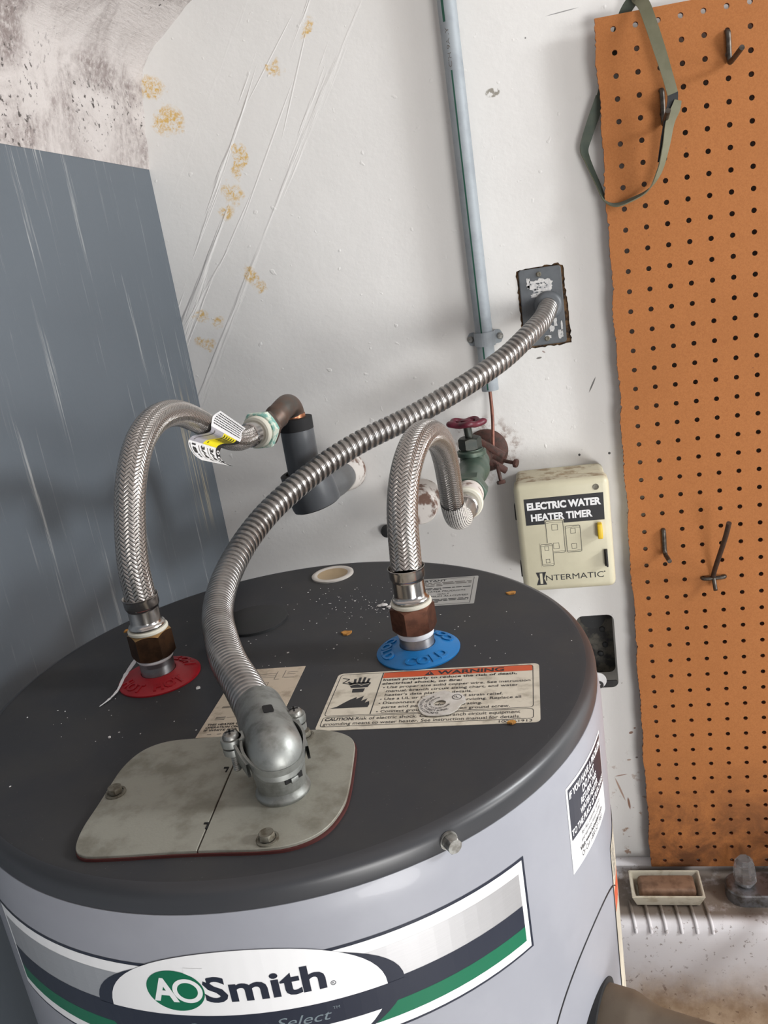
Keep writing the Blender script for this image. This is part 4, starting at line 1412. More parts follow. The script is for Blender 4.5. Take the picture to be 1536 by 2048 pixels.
# flanged foot
lathe(bm, [(0.0, 0.0), (0.0156, 0.0), (0.0160, 0.0012), (0.0156, 0.0026), (0.0147, 0.0032), (0.0143, 0.0060)], 64, Matrix.Translation(CB))
# flaring cup whose rim dips at the front and climbs towards the ears
N = 72
rows = []
for k in range(9):
    t = k / 8
    ring = []
    for i in range(N):
        a = 2 * PI * i / N
        front = math.cos(a)
        rim = 0.0245 + 0.0050 * (1 - front) + (0.0035 * max(0, abs(math.sin(a)) - 0.6) / 0.4)
        zz = 0.0055 + (rim - 0.0055) * t
        rr = 0.0143 + (0.0185 - 0.0143) * t ** 1.6
        along = dv * math.cos(a) * (rr if front > 0 else rr * (1 + 0.35 * t)) + pv * math.sin(a) * rr
        ring.append(bm.verts.new(CB + along + zup * zz))
    rows.append(ring)
inner = []
for i in range(N):
    a = 2 * PI * i / N
    p = rows[-1][i].co - CB
    inner.append(bm.verts.new(CB + V((p.x * 0.915, p.y * 0.915, p.z))))
rows.append(inner)
low = [bm.verts.new(v.co - zup * 0.008) for v in inner]
rows.append(low)
for k in range(len(rows) - 1):
    for i in range(N):
        j = (i + 1) % N
        bm.faces.new((rows[k][i], rows[k][j], rows[k + 1][j], rows[k + 1][i]))
# lower saddle trough under the conduit
tr_ = []
for k in range(6):
    t = k / 5
    c = CB + zup * 0.0262 - dv * (0.004 + 0.040 * t)
    tr_.append([bm.verts.new(c + (pv * math.cos(PI + PI * i / 16) + zup * math.sin(PI + PI * i / 16) * 0.92) * 0.0172) for i in range(17)])
    tr_.append(None)
tr_ = [r_ for r_ in tr_ if r_]
for k in range(5):
    for i in range(16):
        bm.faces.new((tr_[k][i], tr_[k][i + 1], tr_[k + 1][i + 1], tr_[k + 1][i]))
# seam and cast slot on the front
for dx, w, hgt, z in ((0.0, 0.0058, 0.0032, 0.0150),):
    pass
obj('cup', bm, 'die_cast_zinc', conn, sharp=50)
Mf = frame(CB + (dv * 0.93 + pv * 0.37).normalized() * 0.01555 + zup * 0.0150, (dv * 0.93 + pv * 0.37), zup.cross(dv * 0.93 + pv * 0.37))
bm = NB()
box(bm, (-0.0058, -0.0018, -0.001), (0.0058, 0.0018, 0.0002), 0, 0.0004)
cs = obj('cast_slot', bm, 'dark_hole', conn)
for v in cs.data.vertices: pass
cs.data.transform(Matrix.Translation(-CB) @ Mf @ Matrix.Translation(CB))
bm = NB()
box(bm, (-0.0024, -0.0024, -0.001), (0.0024, 0.0010, 0.0014), 0, 0.0005)
ct = obj('lock_tab', bm, 'die_cast_zinc', conn)
ct.data.transform(Matrix.Translation(-CB) @ Mf @ Matrix.Translation(CB))
# domed clamp over the conduit
bm = NB()
ax0 = CB + zup * 0.0268 - dv * 0.0500
RD, LD = 0.0160, 0.0520
rows = []
NS = 40
for k in range(26):
    if k < 12:
        s, rr = LD * k / 12, RD * (0.93 + 0.07 * min(1, k / 6))
    else:
        a = (k - 12) / 13 * PI / 2
        s, rr = LD + RD * 1.02 * math.sin(a), max(RD * math.cos(a), 1e-4)
    rows.append([bm.verts.new(ax0 + dv * s + (pv * math.cos(2 * PI * i / NS) + zup * math.sin(2 * PI * i / NS) * (1.10 if math.sin(2 * PI * i / NS) > 0 else 0.9)) * rr) for i in range(NS)])
for k in range(25):
    for i in range(NS):
        j = (i + 1) % NS
        bm.faces.new((rows[k][i], rows[k][j], rows[k + 1][j], rows[k + 1][i]))
bm.faces.new(rows[-1])
bmesh.ops.recalc_face_normals(bm, faces=bm.faces[:])
clamp = obj('clamp_dome', bm, 'die_cast_zinc', conn, sharp=60, label='rounded zinc clamp saddle')
bm = NB()
pc_ = ax0 + dv * 0.0345 + zup * (RD * 1.10 - 0.0002) + pv * 0.0022
prism(bm, rrect(-0.0044, -0.0030, 0.0044, 0.0030, 0.0016), frame(pc_, zup + pv * 0.12, dv), -0.002, 0.0004)
obj('sight_hole', bm, 'dark_hole', clamp)
# ears and screws
for sgn, back, off, hz in ((-1, 0.0205, 0.0218, 0.0330), (1, 0.0285, 0.0172, 0.0310)):
    ec_ = CB + pv * sgn * off - dv * (back - 0.008) + zup * hz
    bm = NB()
    lathe(bm, [(0.0, -0.0022), (0.0060, -0.0022), (0.0062, 0.0), (0.0060, 0.0022), (0.0, 0.0022)], 28, Matrix.Translation(ec_))
    lathe(bm, [(0.0, -0.0075), (0.0056, -0.0075), (0.0058, -0.0055), (0.0056, -0.0035), (0.0, -0.0035)], 28, Matrix.Translation(ec_))
    M = frame(ec_ - pv * sgn * 0.0040, zup, dv)
    box(bm, (-0.0045, -0.0035, -0.0075), (0.0045, 0.0035, 0.0022), 0, 0.0006, 2, M)
    # side strap of the ear running forward into the cup's rim
    a_, b_ = ec_ + zup * 0.0005, CB + dv * 0.008 + pv * sgn * 0.0170 + zup * 0.0255
    mid_ = a_.lerp(b_, 0.5) + pv * sgn * 0.0010
    prv = None
    for t in range(9):
        f = t / 8
        p = a_ * (1 - f) ** 2 + mid_ * 2 * f * (1 - f) + b_ * f ** 2
        ring = [bm.verts.new(p + pv * sgn * q[0] + zup * q[1]) for q in ((-0.0008, -0.0060), (0.0008, -0.0060), (0.0008, 0.0022), (-0.0008, 0.0022))]
        if prv:
            for q in range(4): bm.faces.new((prv[q], prv[(q + 1) % 4], ring[(q + 1) % 4], ring[q]))
        prv = ring
    bmesh.ops.recalc_face_normals(bm, faces=bm.faces[:])
    obj('ear', bm, 'die_cast_zinc', conn)
    bm = NB()
    lathe(bm, [(0.0, 0.0060), (0.0020, 0.0059), (0.0040, 0.0048), (0.0047, 0.0032), (0.0047, 0.0022), (0.0024, 0.0022)], 28, Matrix.Translation(ec_))
    pr = [(0.0021, 0.0022)]
    z = -0.004
    while z > -0.0185:
        pr += [(0.0024, z), (0.0020, z - 0.0006)]
        z -= 0.0012
    pr.append((0.0, z))
    lathe(bm, pr, 20, Matrix.Translation(ec_))
    scr = obj('clamp_screw', bm, 'bolt_zinc', conn)
    bm = NB()
    for rot in (0.4, 0.4 + PI / 2):
        box(bm, (-0.0026, -0.0006, 0.0052), (0.0026, 0.0006, 0.00615), 0, 0, 2, Matrix.Translation(ec_) @ Matrix.Rotation(rot, 4, 'Z'))
    obj('screw_recess', bm, 'dark_hole', scr)

# ================================================================== WALL BOX with the conduit's cover plate
jb = thing('junction_box', (-0.110, 0.0, 1.3890), 'grey electrical box cover set in a broken hole in the wall, conduit entering it', 'electrical box')
bm = NB()
box(bm, (-0.146, 0.004, 1.383), (-0.072, 0.060, 1.500), 0)
obj('box_back', bm, 'plaster_brown', jb, smooth=False, label='broken brown plaster lining the hole')
bm = NB()
Mw = Matrix(((1, 0, 0, 0), (0, 0, -1, 0), (0, 1, 0, 0), (0, 0, 0, 1)))   # (x, z) outline, extruded towards the room
prism(bm, rrect(-0.1388, 1.3905, -0.0828, 1.4920, 0.004), Mw, -0.012, 0.0020, 0, 0.0012)
lathe(bm, [(0.0195, 0.0), (0.0185, 0.0045), (0.0160, 0.0075), (0.0135, 0.0080), (0.0, 0.0080)], 40, Matrix.Translation((-0.1032, -0.0018, 1.4420)) @ Mw.to_3x3().to_4x4())
# sloping spout below the hub
pl = obj('cover_plate', bm, 'cover_paint', jb, sharp=40, label='dark grey painted cover plate with flaking white paint')
# flaked white paint: a few irregular raised chips
sh = Sheet(0.0003)
rd = random.Random(11)


def flake(cx, cz, rx, rz, n=26, j=0.28, holes=0):
    pts = []
    for i in range(n):
        a = 2 * PI * i / n
        k = 1 + rd.uniform(-j, j)
        sq = 1.0 / max(abs(math.cos(a)), abs(math.sin(a))) ** 0.6
        pts.append((cx + rx * k * sq * math.cos(a), cz + rz * k * sq * math.sin(a)))
    hl = []
    for q in range(holes):
        hx_, hz_ = cx + rd.uniform(-0.6, 0.6) * rx, cz + rd.uniform(-0.5, 0.5) * rz
        hr = rd.uniform(0.0006, 0.0016)
        hl.append([(hx_ + hr * rd.uniform(.6, 1.4) * math.cos(2 * PI * i / 7), hz_ + hr * 0.7 * rd.uniform(.6, 1.4) * math.sin(2 * PI * i / 7)) for i in range(7)])
    sh.poly(pts, 'dirty_flake', 1)
    for h in hl: sh.poly(h, 'cover_paint', 2)


simple('dirty_flake', (0.60, 0.59, 0.57), 0.6, 0, (0.42, 0.42, 0.42), 160)
flake(-0.1110, 1.4690, 0.0145, 0.0088, 34, 0.22, 16)
flake(-0.1270, 1.4740, 0.0022, 0.0070, 18, 0.3)
flake(-0.1140, 1.4575, 0.0100, 0.0030, 24, 0.3, 5)
flake(-0.0905, 1.4030, 0.0035, 0.0060, 20, 0.15, 1)
flake(-0.0880, 1.4130, 0.0012, 0.0060, 12, 0.3)
flake(-0.1010, 1.4105, 0.0030, 0.0040, 16, 0.3)
flake(-0.0960, 1.4205, 0.0022, 0.0060, 16, 0.3)
flake(-0.1075, 1.4010, 0.0042, 0.0022, 16, 0.3)
flake(-0.0880, 1.4380, 0.0016, 0.0030, 10, 0.3)
sh.build('paint_flakes', lambda u, v, w: V((u, -0.0021 - w, v)), jb, label='flaking white paint')
for x, z in ((-0.1122, 1.4840), (-0.1085, 1.3985)):
    bm = NB()
    lathe(bm, [(0.0034, 0.0), (0.0034, 0.0010), (0.0022, 0.0016), (0.0, 0.0012)], 20, Matrix.Translation((x, -0.0018, z)) @ Mw.to_3x3().to_4x4())
    obj('cover_screw', bm, 'old_bolt', jb)

# ================================================================== RIGID TUBE, STRAP, GROUND WIRE
emt = thing('metal_tube', (-0.1918, -0.0160, 1.3400), 'vertical galvanised conduit tube with a green stripe running up the white wall', 'pipe')
bm = NB()
lathe(bm, [(0.0100, 0.0), (0.01175, 0.0), (0.01175, 0.90), (0.0, 0.90)], 40, Matrix.Translation((-0.1918, -0.0160, 1.3400)))
lathe(bm, [(0.0100, 0.0), (0.0100, 0.02), (0.0, 0.02)], 24, Matrix.Translation((-0.1918, -0.0160, 1.3400)), 1)
obj('tube', bm, ['galv_steel', 'dark_hole'], emt)


def tube_map(u, v, w):
    a = u / 0.01175 - PI / 2
    return V((-0.1918 + (0.01185 + w) * math.cos(a), -0.0160 + (0.01185 + w) * math.sin(a), v))


sh = Sheet(0.00008)
sh.rect(-0.0036, 1.3420, -0.0016, 1.7420, 'stripe_green', 0)
sh.rect(-0.0066, 1.7960, -0.0034, 2.20, 'stripe_green', 0)
sh.text("C'H 9A .Y", -0.0010, 1.7455, 0.0042, 'print_grey', 0, width=0.044, rot=PI / 2)
sh.build('stripe_print', tube_map, emt, label='green stripe broken by small stamped lettering')

strap = thing('pipe_strap', (-0.1918, 0.0, 1.4010), 'galvanised two-hole strap clamping the striped tube to the wall', 'strap')
bm = NB()
sec = [(-0.0245, -0.0001), (-0.0150, -0.0001), (-0.0132, -0.0060), (-0.0129, -0.0160)] + [(0.0129 * math.cos(math.radians(180 + 180 * k / 12)), -0.0160 + 0.0129 * math.sin(math.radians(180 + 180 * k / 12))) for k in range(1, 12)] + [(0.0129, -0.0160), (0.0132, -0.0060), (0.0150, -0.0001), (0.0245, -0.0001)]
hw = lambda x: 0.0092 if abs(x) < 0.0185 else 0.0092 * math.sqrt(max(0.05, 1 - ((abs(x) - 0.0185) / 0.0062) ** 2))
rows = []
full = []
for (a, b) in zip(sec[:-1], sec[1:]):
    full += [(a[0] + (b[0] - a[0]) * t / 3, a[1] + (b[1] - a[1]) * t / 3) for t in range(3)]
full.append(sec[-1])
for x, y in full:
    h = hw(x)
    nx, ny = (x, y + 0.0160); l = math.hypot(nx, ny)
    o_ = (nx / l * 0.0012, ny / l * 0.0012) if abs(x) < 0.0135 else (0, -0.0012)
    rows.append([bm.verts.new((-0.1918 + x + q * o_[0], y + q * o_[1], 1.4105 + s * h)) for q, s in ((0, -1), (0, 1), (1, 1), (1, -1))])
for k in range(len(rows) - 1):
    for q in range(4):
        bm.faces.new((rows[k][q], rows[k][(q + 1) % 4], rows[k + 1][(q + 1) % 4], rows[k + 1][q]))
bm.faces.new(rows[0]); bm.faces.new(list(reversed(rows[-1])))
bmesh.ops.recalc_face_normals(bm, faces=bm.faces[:])
obj('strap_band', bm, 'galv_steel', strap, sharp=45)
for sx in (-1, 1):
    bm = NB()
    lathe(bm, [(0.0046, 0.0), (0.0044, 0.0016), (0.0030, 0.0030), (0.0, 0.0034)], 24, Matrix.Translation((-0.1918 + sx * 0.0203, -0.0012, 1.4105)) @ Mw.to_3x3().to_4x4())
    obj('strap_screw', bm, 'bolt_zinc', strap)

bm = NB()
sweep(bm, spline([(-0.1930, -0.0160, 1.3560), (-0.1925, -0.0160, 1.3300), (-0.1930, -0.0200, 1.3000), (-0.1950, -0.0330, 1.2720), (-0.1960, -0.0420, 1.2560)], 0.004), 0.0024, 16)
tag(obj('ground_wire', bm, 'bright_copper_dull' if 'bright_copper_dull' in MATS else simple('bright_copper_dull', (0.22, 0.095, 0.068), 0.45, 0.6, (0.15, 0.065, 0.05), 90).name, at=(-0.1960, -0.0420, 1.2560)),
    'bare copper ground wire dropping from the striped tube to the pipe clamp', 'wire')

# ================================================================== HOT OUTLET PIPE
hpipe = thing('hot_water_pipe', (-0.4020, -0.2480, 1.2600), 'copper elbow dropping into grey foam-sleeved pipe behind the conduit', 'pipe')
he = hp[-1]; hd = (hp[-1] - hp[-6]).normalized()
bm = NB()
e0 = he + hd * 0.028
ep = spline([e0, e0 + hd * 0.014, V((-0.4085, -0.2800, 1.3890)), V((-0.4070, -0.2560, 1.3905)), V((-0.4068, -0.2450, 1.3830)), V((-0.4068, -0.2425, 1.3700)), V((-0.4066, -0.2425, 1.3550))], 0.003)
sweep(bm, ep, lambda s, a: 0.0128 + (0.0010 if s < 0.008 or 0.030 < s < 0.036 else 0.0), 32)
obj('copper_elbow', bm, 'aged_copper', hpipe, label='tarnished copper elbow')
bm = NB()
cyl(bm, (-0.4068, -0.2425, 1.3690), (-0.4068, -0.2425, 1.3775), 0.0133, 32)
obj('solder_joint', bm, 'bright_copper', hpipe, label='bright copper joint')
bm = NB()
lathe(bm, [(0.0136, 0.092, 1), (0.0195, 0.092), (0.0197, 0.088), (0.0197, 0.0), (0.0136, 0.0, 1)], 40, Matrix.Translation((-0.4066, -0.2425, 1.2800)))
lathe(bm, [(0.0201, 0.079, 1), (0.0203, 0.093, 1), (0.0136, 0.0935, 1)], 40, Matrix.Translation((-0.4066, -0.2425, 1.2800)))
obj('foam_sleeve', bm, ['pipe_foam_grey', 'foam_cut_black'], hpipe, label='upright grey foam pipe sleeve')
bm = NB()
Mt = frame((-0.3975, -0.2430, 1.2640), (-0.20, -0.03, 1.0))
lathe(bm, [(0.0, 0.0), (0.0262, 0.0, 1), (0.0292, 0.0016), (0.0300, 0.006), (0.0298, 0.036), (0.0290, 0.0480, 1), (0.0225, 0.0485, 1), (0.0205, 0.030, 1)], 48, Mt)
obj('foam_elbow', bm, ['pipe_foam_grey', 'foam_cut_black'], hpipe, label='wider grey foam elbow cover with a black cut rim')
bm = NB()
sweep(bm, spline([(-0.4020, -0.2250, 1.2760), (-0.4060, -0.1700, 1.2660), (-0.4130, -0.0800, 1.2500), (-0.4175, -0.030, 1.2440)], 0.006), 0.0205, 36)
obj('foam_sleeve', bm, 'pipe_foam_grey', hpipe, label='grey foam sleeve running back to the wall')
bm = NB()
M = frame((-0.4170, -0.036, 1.2445), (-0.004, 1, -0.03))
lathe(bm, [(0.0, 0.0), (0.0215, 0.0), (0.0245, 0.004), (0.0262, 0.016), (0.0295, 0.034), (0.0, 0.034)], 40, M)
obj('wall_collar', bm, 'dirty_white_tape', hpipe, label='dirty white collar where the pipe meets the wall')

# ================================================================== SHUT-OFF VALVE
valve = thing('shutoff_valve', (-0.2150, -0.1400, 1.2450), 'green corroded gate valve with a dark red handwheel, on the wall', 'valve')
VX, VZ = -0.2165, 1.2640
bm = NB()
M = Matrix.Translation((-0.2080, -0.0005, 1.2520)) @ Mw.to_3x3().to_4x4()
lathe(bm, [(0.0, 0.0), (0.0300, 0.0), (0.0312, 0.0015), (0.0290, 0.0060), (0.0200, 0.0100), (0.0, 0.0105)], 40, M)
obj('escutcheon', bm, 'rust_brown', valve, label='rusty brown wall flange')
bm = NB()
cyl(bm, (-0.2090, -0.008, 1.2535), (-0.2150, -0.105, 1.2620), 0.0140, 32)
obj('inlet_pipe', bm, 'rust_brown', valve)
bm = NB()
M = frame((-0.2148, -0.095, 1.2620), (-0.012, -1, 0.010))
lathe(bm, [(0.0, 0.0), (0.0160, 0.0), (0.0172, 0.003), (0.0172, 0.014), (0.0160, 0.020), (0.0185, 0.030), (0.0200, 0.042), (0.0190, 0.058), (0.0158, 0.068), (0.0150, 0.075), (0.0155, 0.105), (0.0165, 0.142), (0.0, 0.142)], 40, M)
cyl(bm, (-0.2158, -0.1360, 1.2650), (-0.2166, -0.1360, 1.2885), 0.0172, 32, 0, 0.0150)
lathe(bm, [(0.0172, 0.0), (0.0188, 0.001), (0.0188, 0.006), (0.0160, 0.0075)], 32, Matrix.Translation((-0.2166, -0.1360, 1.2800)))
obj('valve_body', bm, 'valve_green', valve, label='green patinated valve body')
bm = NB()
hexnut(bm, frame((-0.2135, -0.2350, 1.2650), (0.02, -1, 0.02)), 0.0212, 0.0260)
obj('outlet_nut', bm, 'valve_green', valve, label='green hex end of the valve')
bm = NB()
cyl(bm, (-0.2130, -0.2610, 1.2655), (-0.2125, -0.3000, 1.2668), 0.0168, 32, 0, 0.0172, 0.001)
obj('outlet_tape', bm, 'dirty_white_tape', valve, label='nipple wrapped in stained white tape')
bm = NB()
hexnut(bm, Matrix.Translation((-0.2170, -0.1360, 1.2885)) @ Matrix.Rotation(0.2, 4, 'Z'), 0.0148, 0.0150)
obj('packing_nut', bm, 'valve_green_dark', valve, label='dark hex packing nut')
bm = NB()
cyl(bm, (-0.2172, -0.1360, 1.3020), (-0.2185, -0.1360, 1.3245), 0.0052, 24)
obj('stem', bm, 'valve_green_dark', valve)
bm = NB()
M = frame((-0.2188, -0.1360, 1.3225), (0.04, 0.05, 1))
N = 100
rows = []
for i in range(N):
    a = 2 * PI * i / N
    R_ = 0.0196 * (1 + 0.13 * math.cos(5 * a + 0.6))
    zc = 0.0010 * math.cos(5 * a + 0.6)
    rows.append([bm.verts.new(M @ V(((R_ + 0.0046 * math.cos(2 * PI * k / 12)) * math.cos(a), (R_ + 0.0046 * math.cos(2 * PI * k / 12)) * math.sin(a), zc + 0.0040 * math.sin(2 * PI * k / 12)))) for k in range(12)])
for i in range(N):
    for k in range(12):
        A_, B_ = rows[i], rows[(i + 1) % N]
        bm.faces.new((A_[k], B_[k], B_[(k + 1) % 12], A_[(k + 1) % 12]))
lathe(bm, [(0.0, -0.0035), (0.0065, -0.0035), (0.0072, -0.0015), (0.0070, 0.0035), (0.0050, 0.0045), (0.0, 0.0045)], 28, M)
for k in range(5):
    a = (2 * PI * k - 0.6) / 5
    box(bm, (0.0050, -0.0026, -0.0022), (0.0190, 0.0026, 0.0016), 0, 0.0009, 2, M @ Matrix.Rotation(a, 4, 'Z'))
bmesh.ops.recalc_face_normals(bm, faces=bm.faces[:])
obj('handwheel', bm, 'handwheel_red', valve, label='dark red five-lobed handwheel')

clampg = thing('ground_clamp', (-0.1990, -0.050, 1.2450), 'brown bronze ground clamp bolted round the pipe behind the valve', 'clamp')
for dy, tz in ((-0.010, 0.6), (0.008, -0.6)):
    bm = NB()
    M = Matrix.Translation((-0.2010, -0.0460 + dy, 1.2580 + (0.0125 if tz > 0 else -0.0140))) @ Matrix.Rotation(0.65, 4, 'Y')
    box(bm, (-0.0260, -0.0055, -0.0042), (0.0260, 0.0055, 0.0042), 0, 0.0018, 2, M)
    obj('clamp_bar', bm, 'rust_brown', clampg)
for (p0, p1) in (((-0.1820, -0.0560, 1.2480), (-0.1680, -0.0620, 1.2450)), ((-0.1920, -0.0500, 1.2420), (-0.1890, -0.0540, 1.2200))):
    bm = NB()
    cyl(bm, p0, p1, 0.0026, 16)
    p0, p1 = V(p0), V(p1)
    hexnut(bm, frame(p1, p1 - p0), 0.0062, 0.0050)
    obj('clamp_bolt', bm, 'rust_brown', clampg)

# capped stub on the wall behind the cold hose
bm = NB()
M = Matrix.Translation((-0.3085, 0.0, 1.1905)) @ Mw.to_3x3().to_4x4()
lathe(bm, [(0.0285, 0.0), (0.0275, 0.010), (0.0262, 0.030), (0.0258, 0.048), (0.0240, 0.052), (0.0, 0.053)], 40, M)
tag(obj('capped_pipe', bm, 'dirty_white_tape', at=(-0.3085, 0.0, 1.1905)), 'stained white capped pipe stub on the wall behind the cold hose', 'pipe')
bm = NB()
lathe(bm, [(0.0095, 0.0), (0.0095, 0.006), (0.0080, 0.010), (0.0, 0.011)], 28, Matrix.Translation((-0.3700, 0.0, 1.1440)) @ Mw.to_3x3().to_4x4())
tag(obj('wall_plug', bm, 'rubber_black', at=(-0.3700, 0.0, 1.1440)), 'small black plug on the wall just left of the cold hose', 'plug')

# ================================================================== TIMER
timer = thing('water_heater_timer', (-0.1095, 0.0, 1.0620), 'beige electric water heater timer box on the wall beside the pegboard', 'timer')
bm = NB()
box(bm, (-0.1700, -0.0500, 1.0640), (-0.0490, 0.0, 1.2180), 0, 0.0080, 4)
for f in bm.faces:
    if f.normal.z > 0.6: f.material_index = 1
obj('housing', bm, ['timer_beige', 'timer_dusty'], timer, label='beige housing, dusty brown on top')
bm = NB()
box(bm, (-0.1720, -0.0860, 1.0625), (-0.0468, -0.0500, 1.2200), 0, 0.0090, 4)
for f in bm.faces:
    if f.normal.z > 0.8 and f.calc_center_median().y > -0.078: f.material_index = 1
door = obj('cover', bm, ['timer_beige', 'timer_dusty'], timer, label='beige front cover with rounded edges')
YF = -0.0862
sh = Sheet(0.00012)
sh.poly([(-0.1597, 1.1616), (-0.0560, 1.1613), (-0.0553, 1.1993), (-0.1597, 1.1991)], 'print_black', 1)
sh.text('ELECTRIC WATER', -0.1562, 1.1828, 0.0105, 'white_vinyl', 2, width=0.0972, bold=0.05)
sh.text('HEATER TIMER', -0.1522, 1.1668, 0.0102, 'white_vinyl', 2, width=0.0810, bold=0.04)
# three heater outlines
for (x0, z0, x1, z1, ly) in ((-0.1340, 1.1190, -0.1105, 1.1660, 3), (-0.1085, 1.1185, -0.0885, 1.1568, 3), (-0.1435, 1.1010, -0.1270, 1.1332, 5)):
    sh.rect(x0 - 0.0006, z0 - 0.0006, x1 + 0.0006, z1 + 0.0012, 'timer_beige', ly - 1)
    sh.frame(x0, z0, x1, z1, 0.0007, 'print_black', ly, 0.0020)
    sh.line([(x0, z1 - 0.0035), ((x0 + x1) / 2, z1 - 0.0024), (x1, z1 - 0.0035)], 0.0004, 'print_black', ly)
    sh.line([(x0, z0 + 0.003), ((x0 + x1) / 2, z0 + 0.002), (x1, z0 + 0.003)], 0.0004, 'print_black', ly)
    w = (x1 - x0)
    for zz, s in ((z0 + (z1 - z0) * 0.70, 0.17), (z0 + (z1 - z0) * 0.13, 0.17)):
        cx = (x0 + x1) / 2
        sh.frame(cx - w * s, zz, cx + w * s, zz + w * 0.36, 0.0005, 'print_black', ly)
# maker's name: a winged capital I, then the rest
sh.poly([(-0.1536, 1.0922), (-0.1394, 1.0922), (-0.1428, 1.0828), (-0.1394, 1.0733), (-0.1536, 1.0733), (-0.1502, 1.0828)], 'print_black', 1)
sh.rect(-0.1483, 1.0750, -0.1447, 1.0905, 'timer_beige', 2)
sh.text('NTERMATIC', -0.1402, 1.0790, 0.0080, 'print_black', 1, width=0.0775, bold=0.0)
sh.ellipse(-0.0612, 1.0868, 0.0010, 0.0010, 'print_black', 1, n=14)
sh.build('front_print', lambda u, v, w: V((u, YF + 0.0002 - w, v)), door, label='black and white printing on the cover')
bm = NB()
box(bm, (-0.0668, -0.0960, 1.1370), (-0.0602, -0.0850, 1.1580), 0, 0.0015, 3)
obj('override_knob', bm, 'yellow_knob', door, label='yellow push tab')
bm = NB()
box(bm, (-0.0585, -0.0940, 1.0955), (-0.0560, -0.0850, 1.1180), 0, 0.0006, 2)
box(bm, (-0.0600, -0.0875, 1.0945), (-0.0555, -0.0855, 1.1190), 0, 0.0005, 2)
obj('latch', bm, 'cabinet_black', door, label='black latch tab')
bm = NB()
lathe(bm, [(0.0042, 0.0), (0.0040, 0.0008), (0.0024, 0.0006), (0.0, 0.0004)], 24, Matrix.Translation((-0.0643, -0.0858, 1.2075)) @ Mw.to_3x3().to_4x4())
obj('cover_screw', bm, 'old_bolt', door)
for z in (1.1715, 1.0860):
    bm = NB()
    box(bm, (-0.1748, -0.0560, z - 0.011), (-0.1700, -0.0440, z + 0.011), 0, 0.0010, 2)
    obj('hinge', bm, 'cabinet_black', timer)

# ================================================================== OPEN UTILITY BOX low on the wall
ub = thing('utility_box', (-0.0765, 0.0, 0.8590), 'open dark electrical box recessed in the wall below the timer', 'electrical box')
bm = NB()
box(bm, (-0.1060, 0.048, 0.857), (-0.0470, 0.052, 0.9835), 0)
box(bm, (-0.1060, 0.001, 0.857), (-0.1042, 0.050, 0.9835), 0)
box(bm, (-0.0488, 0.001, 0.857), (-0.0470, 0.050, 0.9835), 1)
box(bm, (-0.1060, 0.001, 0.9817), (-0.0470, 0.050, 0.9835), 0)
box(bm, (-0.1060, 0.001, 0.857), (-0.0470, 0.050, 0.8588), 0)
obj('box_shell', bm, ['box_inner', 'rubber_black'], ub, smooth=False)
bm = NB()
prism(bm, [(0.0185 * math.cos(2 * PI * i / 32), 0.0185 * math.sin(2 * PI * i / 32)) for i in range(32)], Matrix.Translation((-0.0780, 0.0478, 0.9560)) @ Mw.to_3x3().to_4x4(), 0, 0.0015, 0)
obj('knockout', bm, 'rubber_black', ub, label='round dark knockout')
for k, (x, z) in enumerate(((-0.0650, 0.9350), (-0.0620, 0.9080), (-0.0700, 0.8930))):
    bm = NB()
    lathe(bm, [(0.0045, 0), (0.0045, 0.002), (0.003, 0.003), (0, 0.003)], 20, Matrix.Translation((x, 0.0478, z)) @ Mw.to_3x3().to_4x4())
    obj('box_screw', bm, 'rubber_black', ub)
bm = NB()
lug = rrect(-0.0840, 0.8592, -0.0500, 0.8700, 0.003)
prism(bm, lug, Mw, -0.0030, -0.0012, 0)
obj('device_ear', bm, 'cabinet_black', ub)
bm = NB()
lathe(bm, [(0.0, 0.0), (0.0135, 0.0), (0.0135, 0.0016), (0.0128, 0.0022), (0.0, 0.0022)], 36, Matrix.Translation((-0.0800, 0.0010, 0.8720)) @ Mw.to_3x3().to_4x4())
obj('white_disc', bm, 'white_vinyl', ub, label='white plastic disc')
bm = NB()
lathe(bm, [(0.0022, 0.0), (0.0022, 0.0012), (0.0060, 0.0012), (0.0060, 0.0), ], 28, Matrix.Translation((-0.0775, -0.0016, 0.8655)) @ Mw.to_3x3().to_4x4())
obj('screw_eye', bm, 'cabinet_black', ub)

# ================================================================== PEGBOARD
PB_Y = -0.0250          # front face
P = 0.0254
ZTOP = 1.7514
NC, NR = 24, 48
bm = NB()
K = 12
rdp = random.Random(4)
HRAD = 0.0032


def cell(ix, iz):
    cx, cz = ix * P, ZTOP - iz * P
    return cx, cz


edge_x = lambda z, k: -0.0212 + 0.0016 * math.sin(z * 61) * math.sin(z * 23) + rdp.uniform(-0.0008, 0.0008) + (rdp.random() < 0.12) * rdp.uniform(0.0, 0.0016)
left_cache = {}


def corner(ix, iz, sub=0.0):
    """cell corner positions; ix = 0 is the torn left edge"""
    x = (ix - 0.5) * P
    z = ZTOP - (iz - 0.5 + sub) * P
    if iz == 0 and sub == 0: z = ZTOP + 0.0140 - 0.004 * (ix / 12) + 0.001
    if iz == NR and sub == 0: z = ZTOP - 47.5 * P + 0.001
    if ix == 0:
        key = round(iz + sub, 3)
        if key not in left_cache: left_cache[key] = edge_x(z, key)
        x = left_cache[key]
    return x, z


vcache = {}


def vert(x, z):
    key = (round(x, 6), round(z, 6))
    if key not in vcache: vcache[key] = bm.verts.new((x, PB_Y, z))
    return vcache[key]


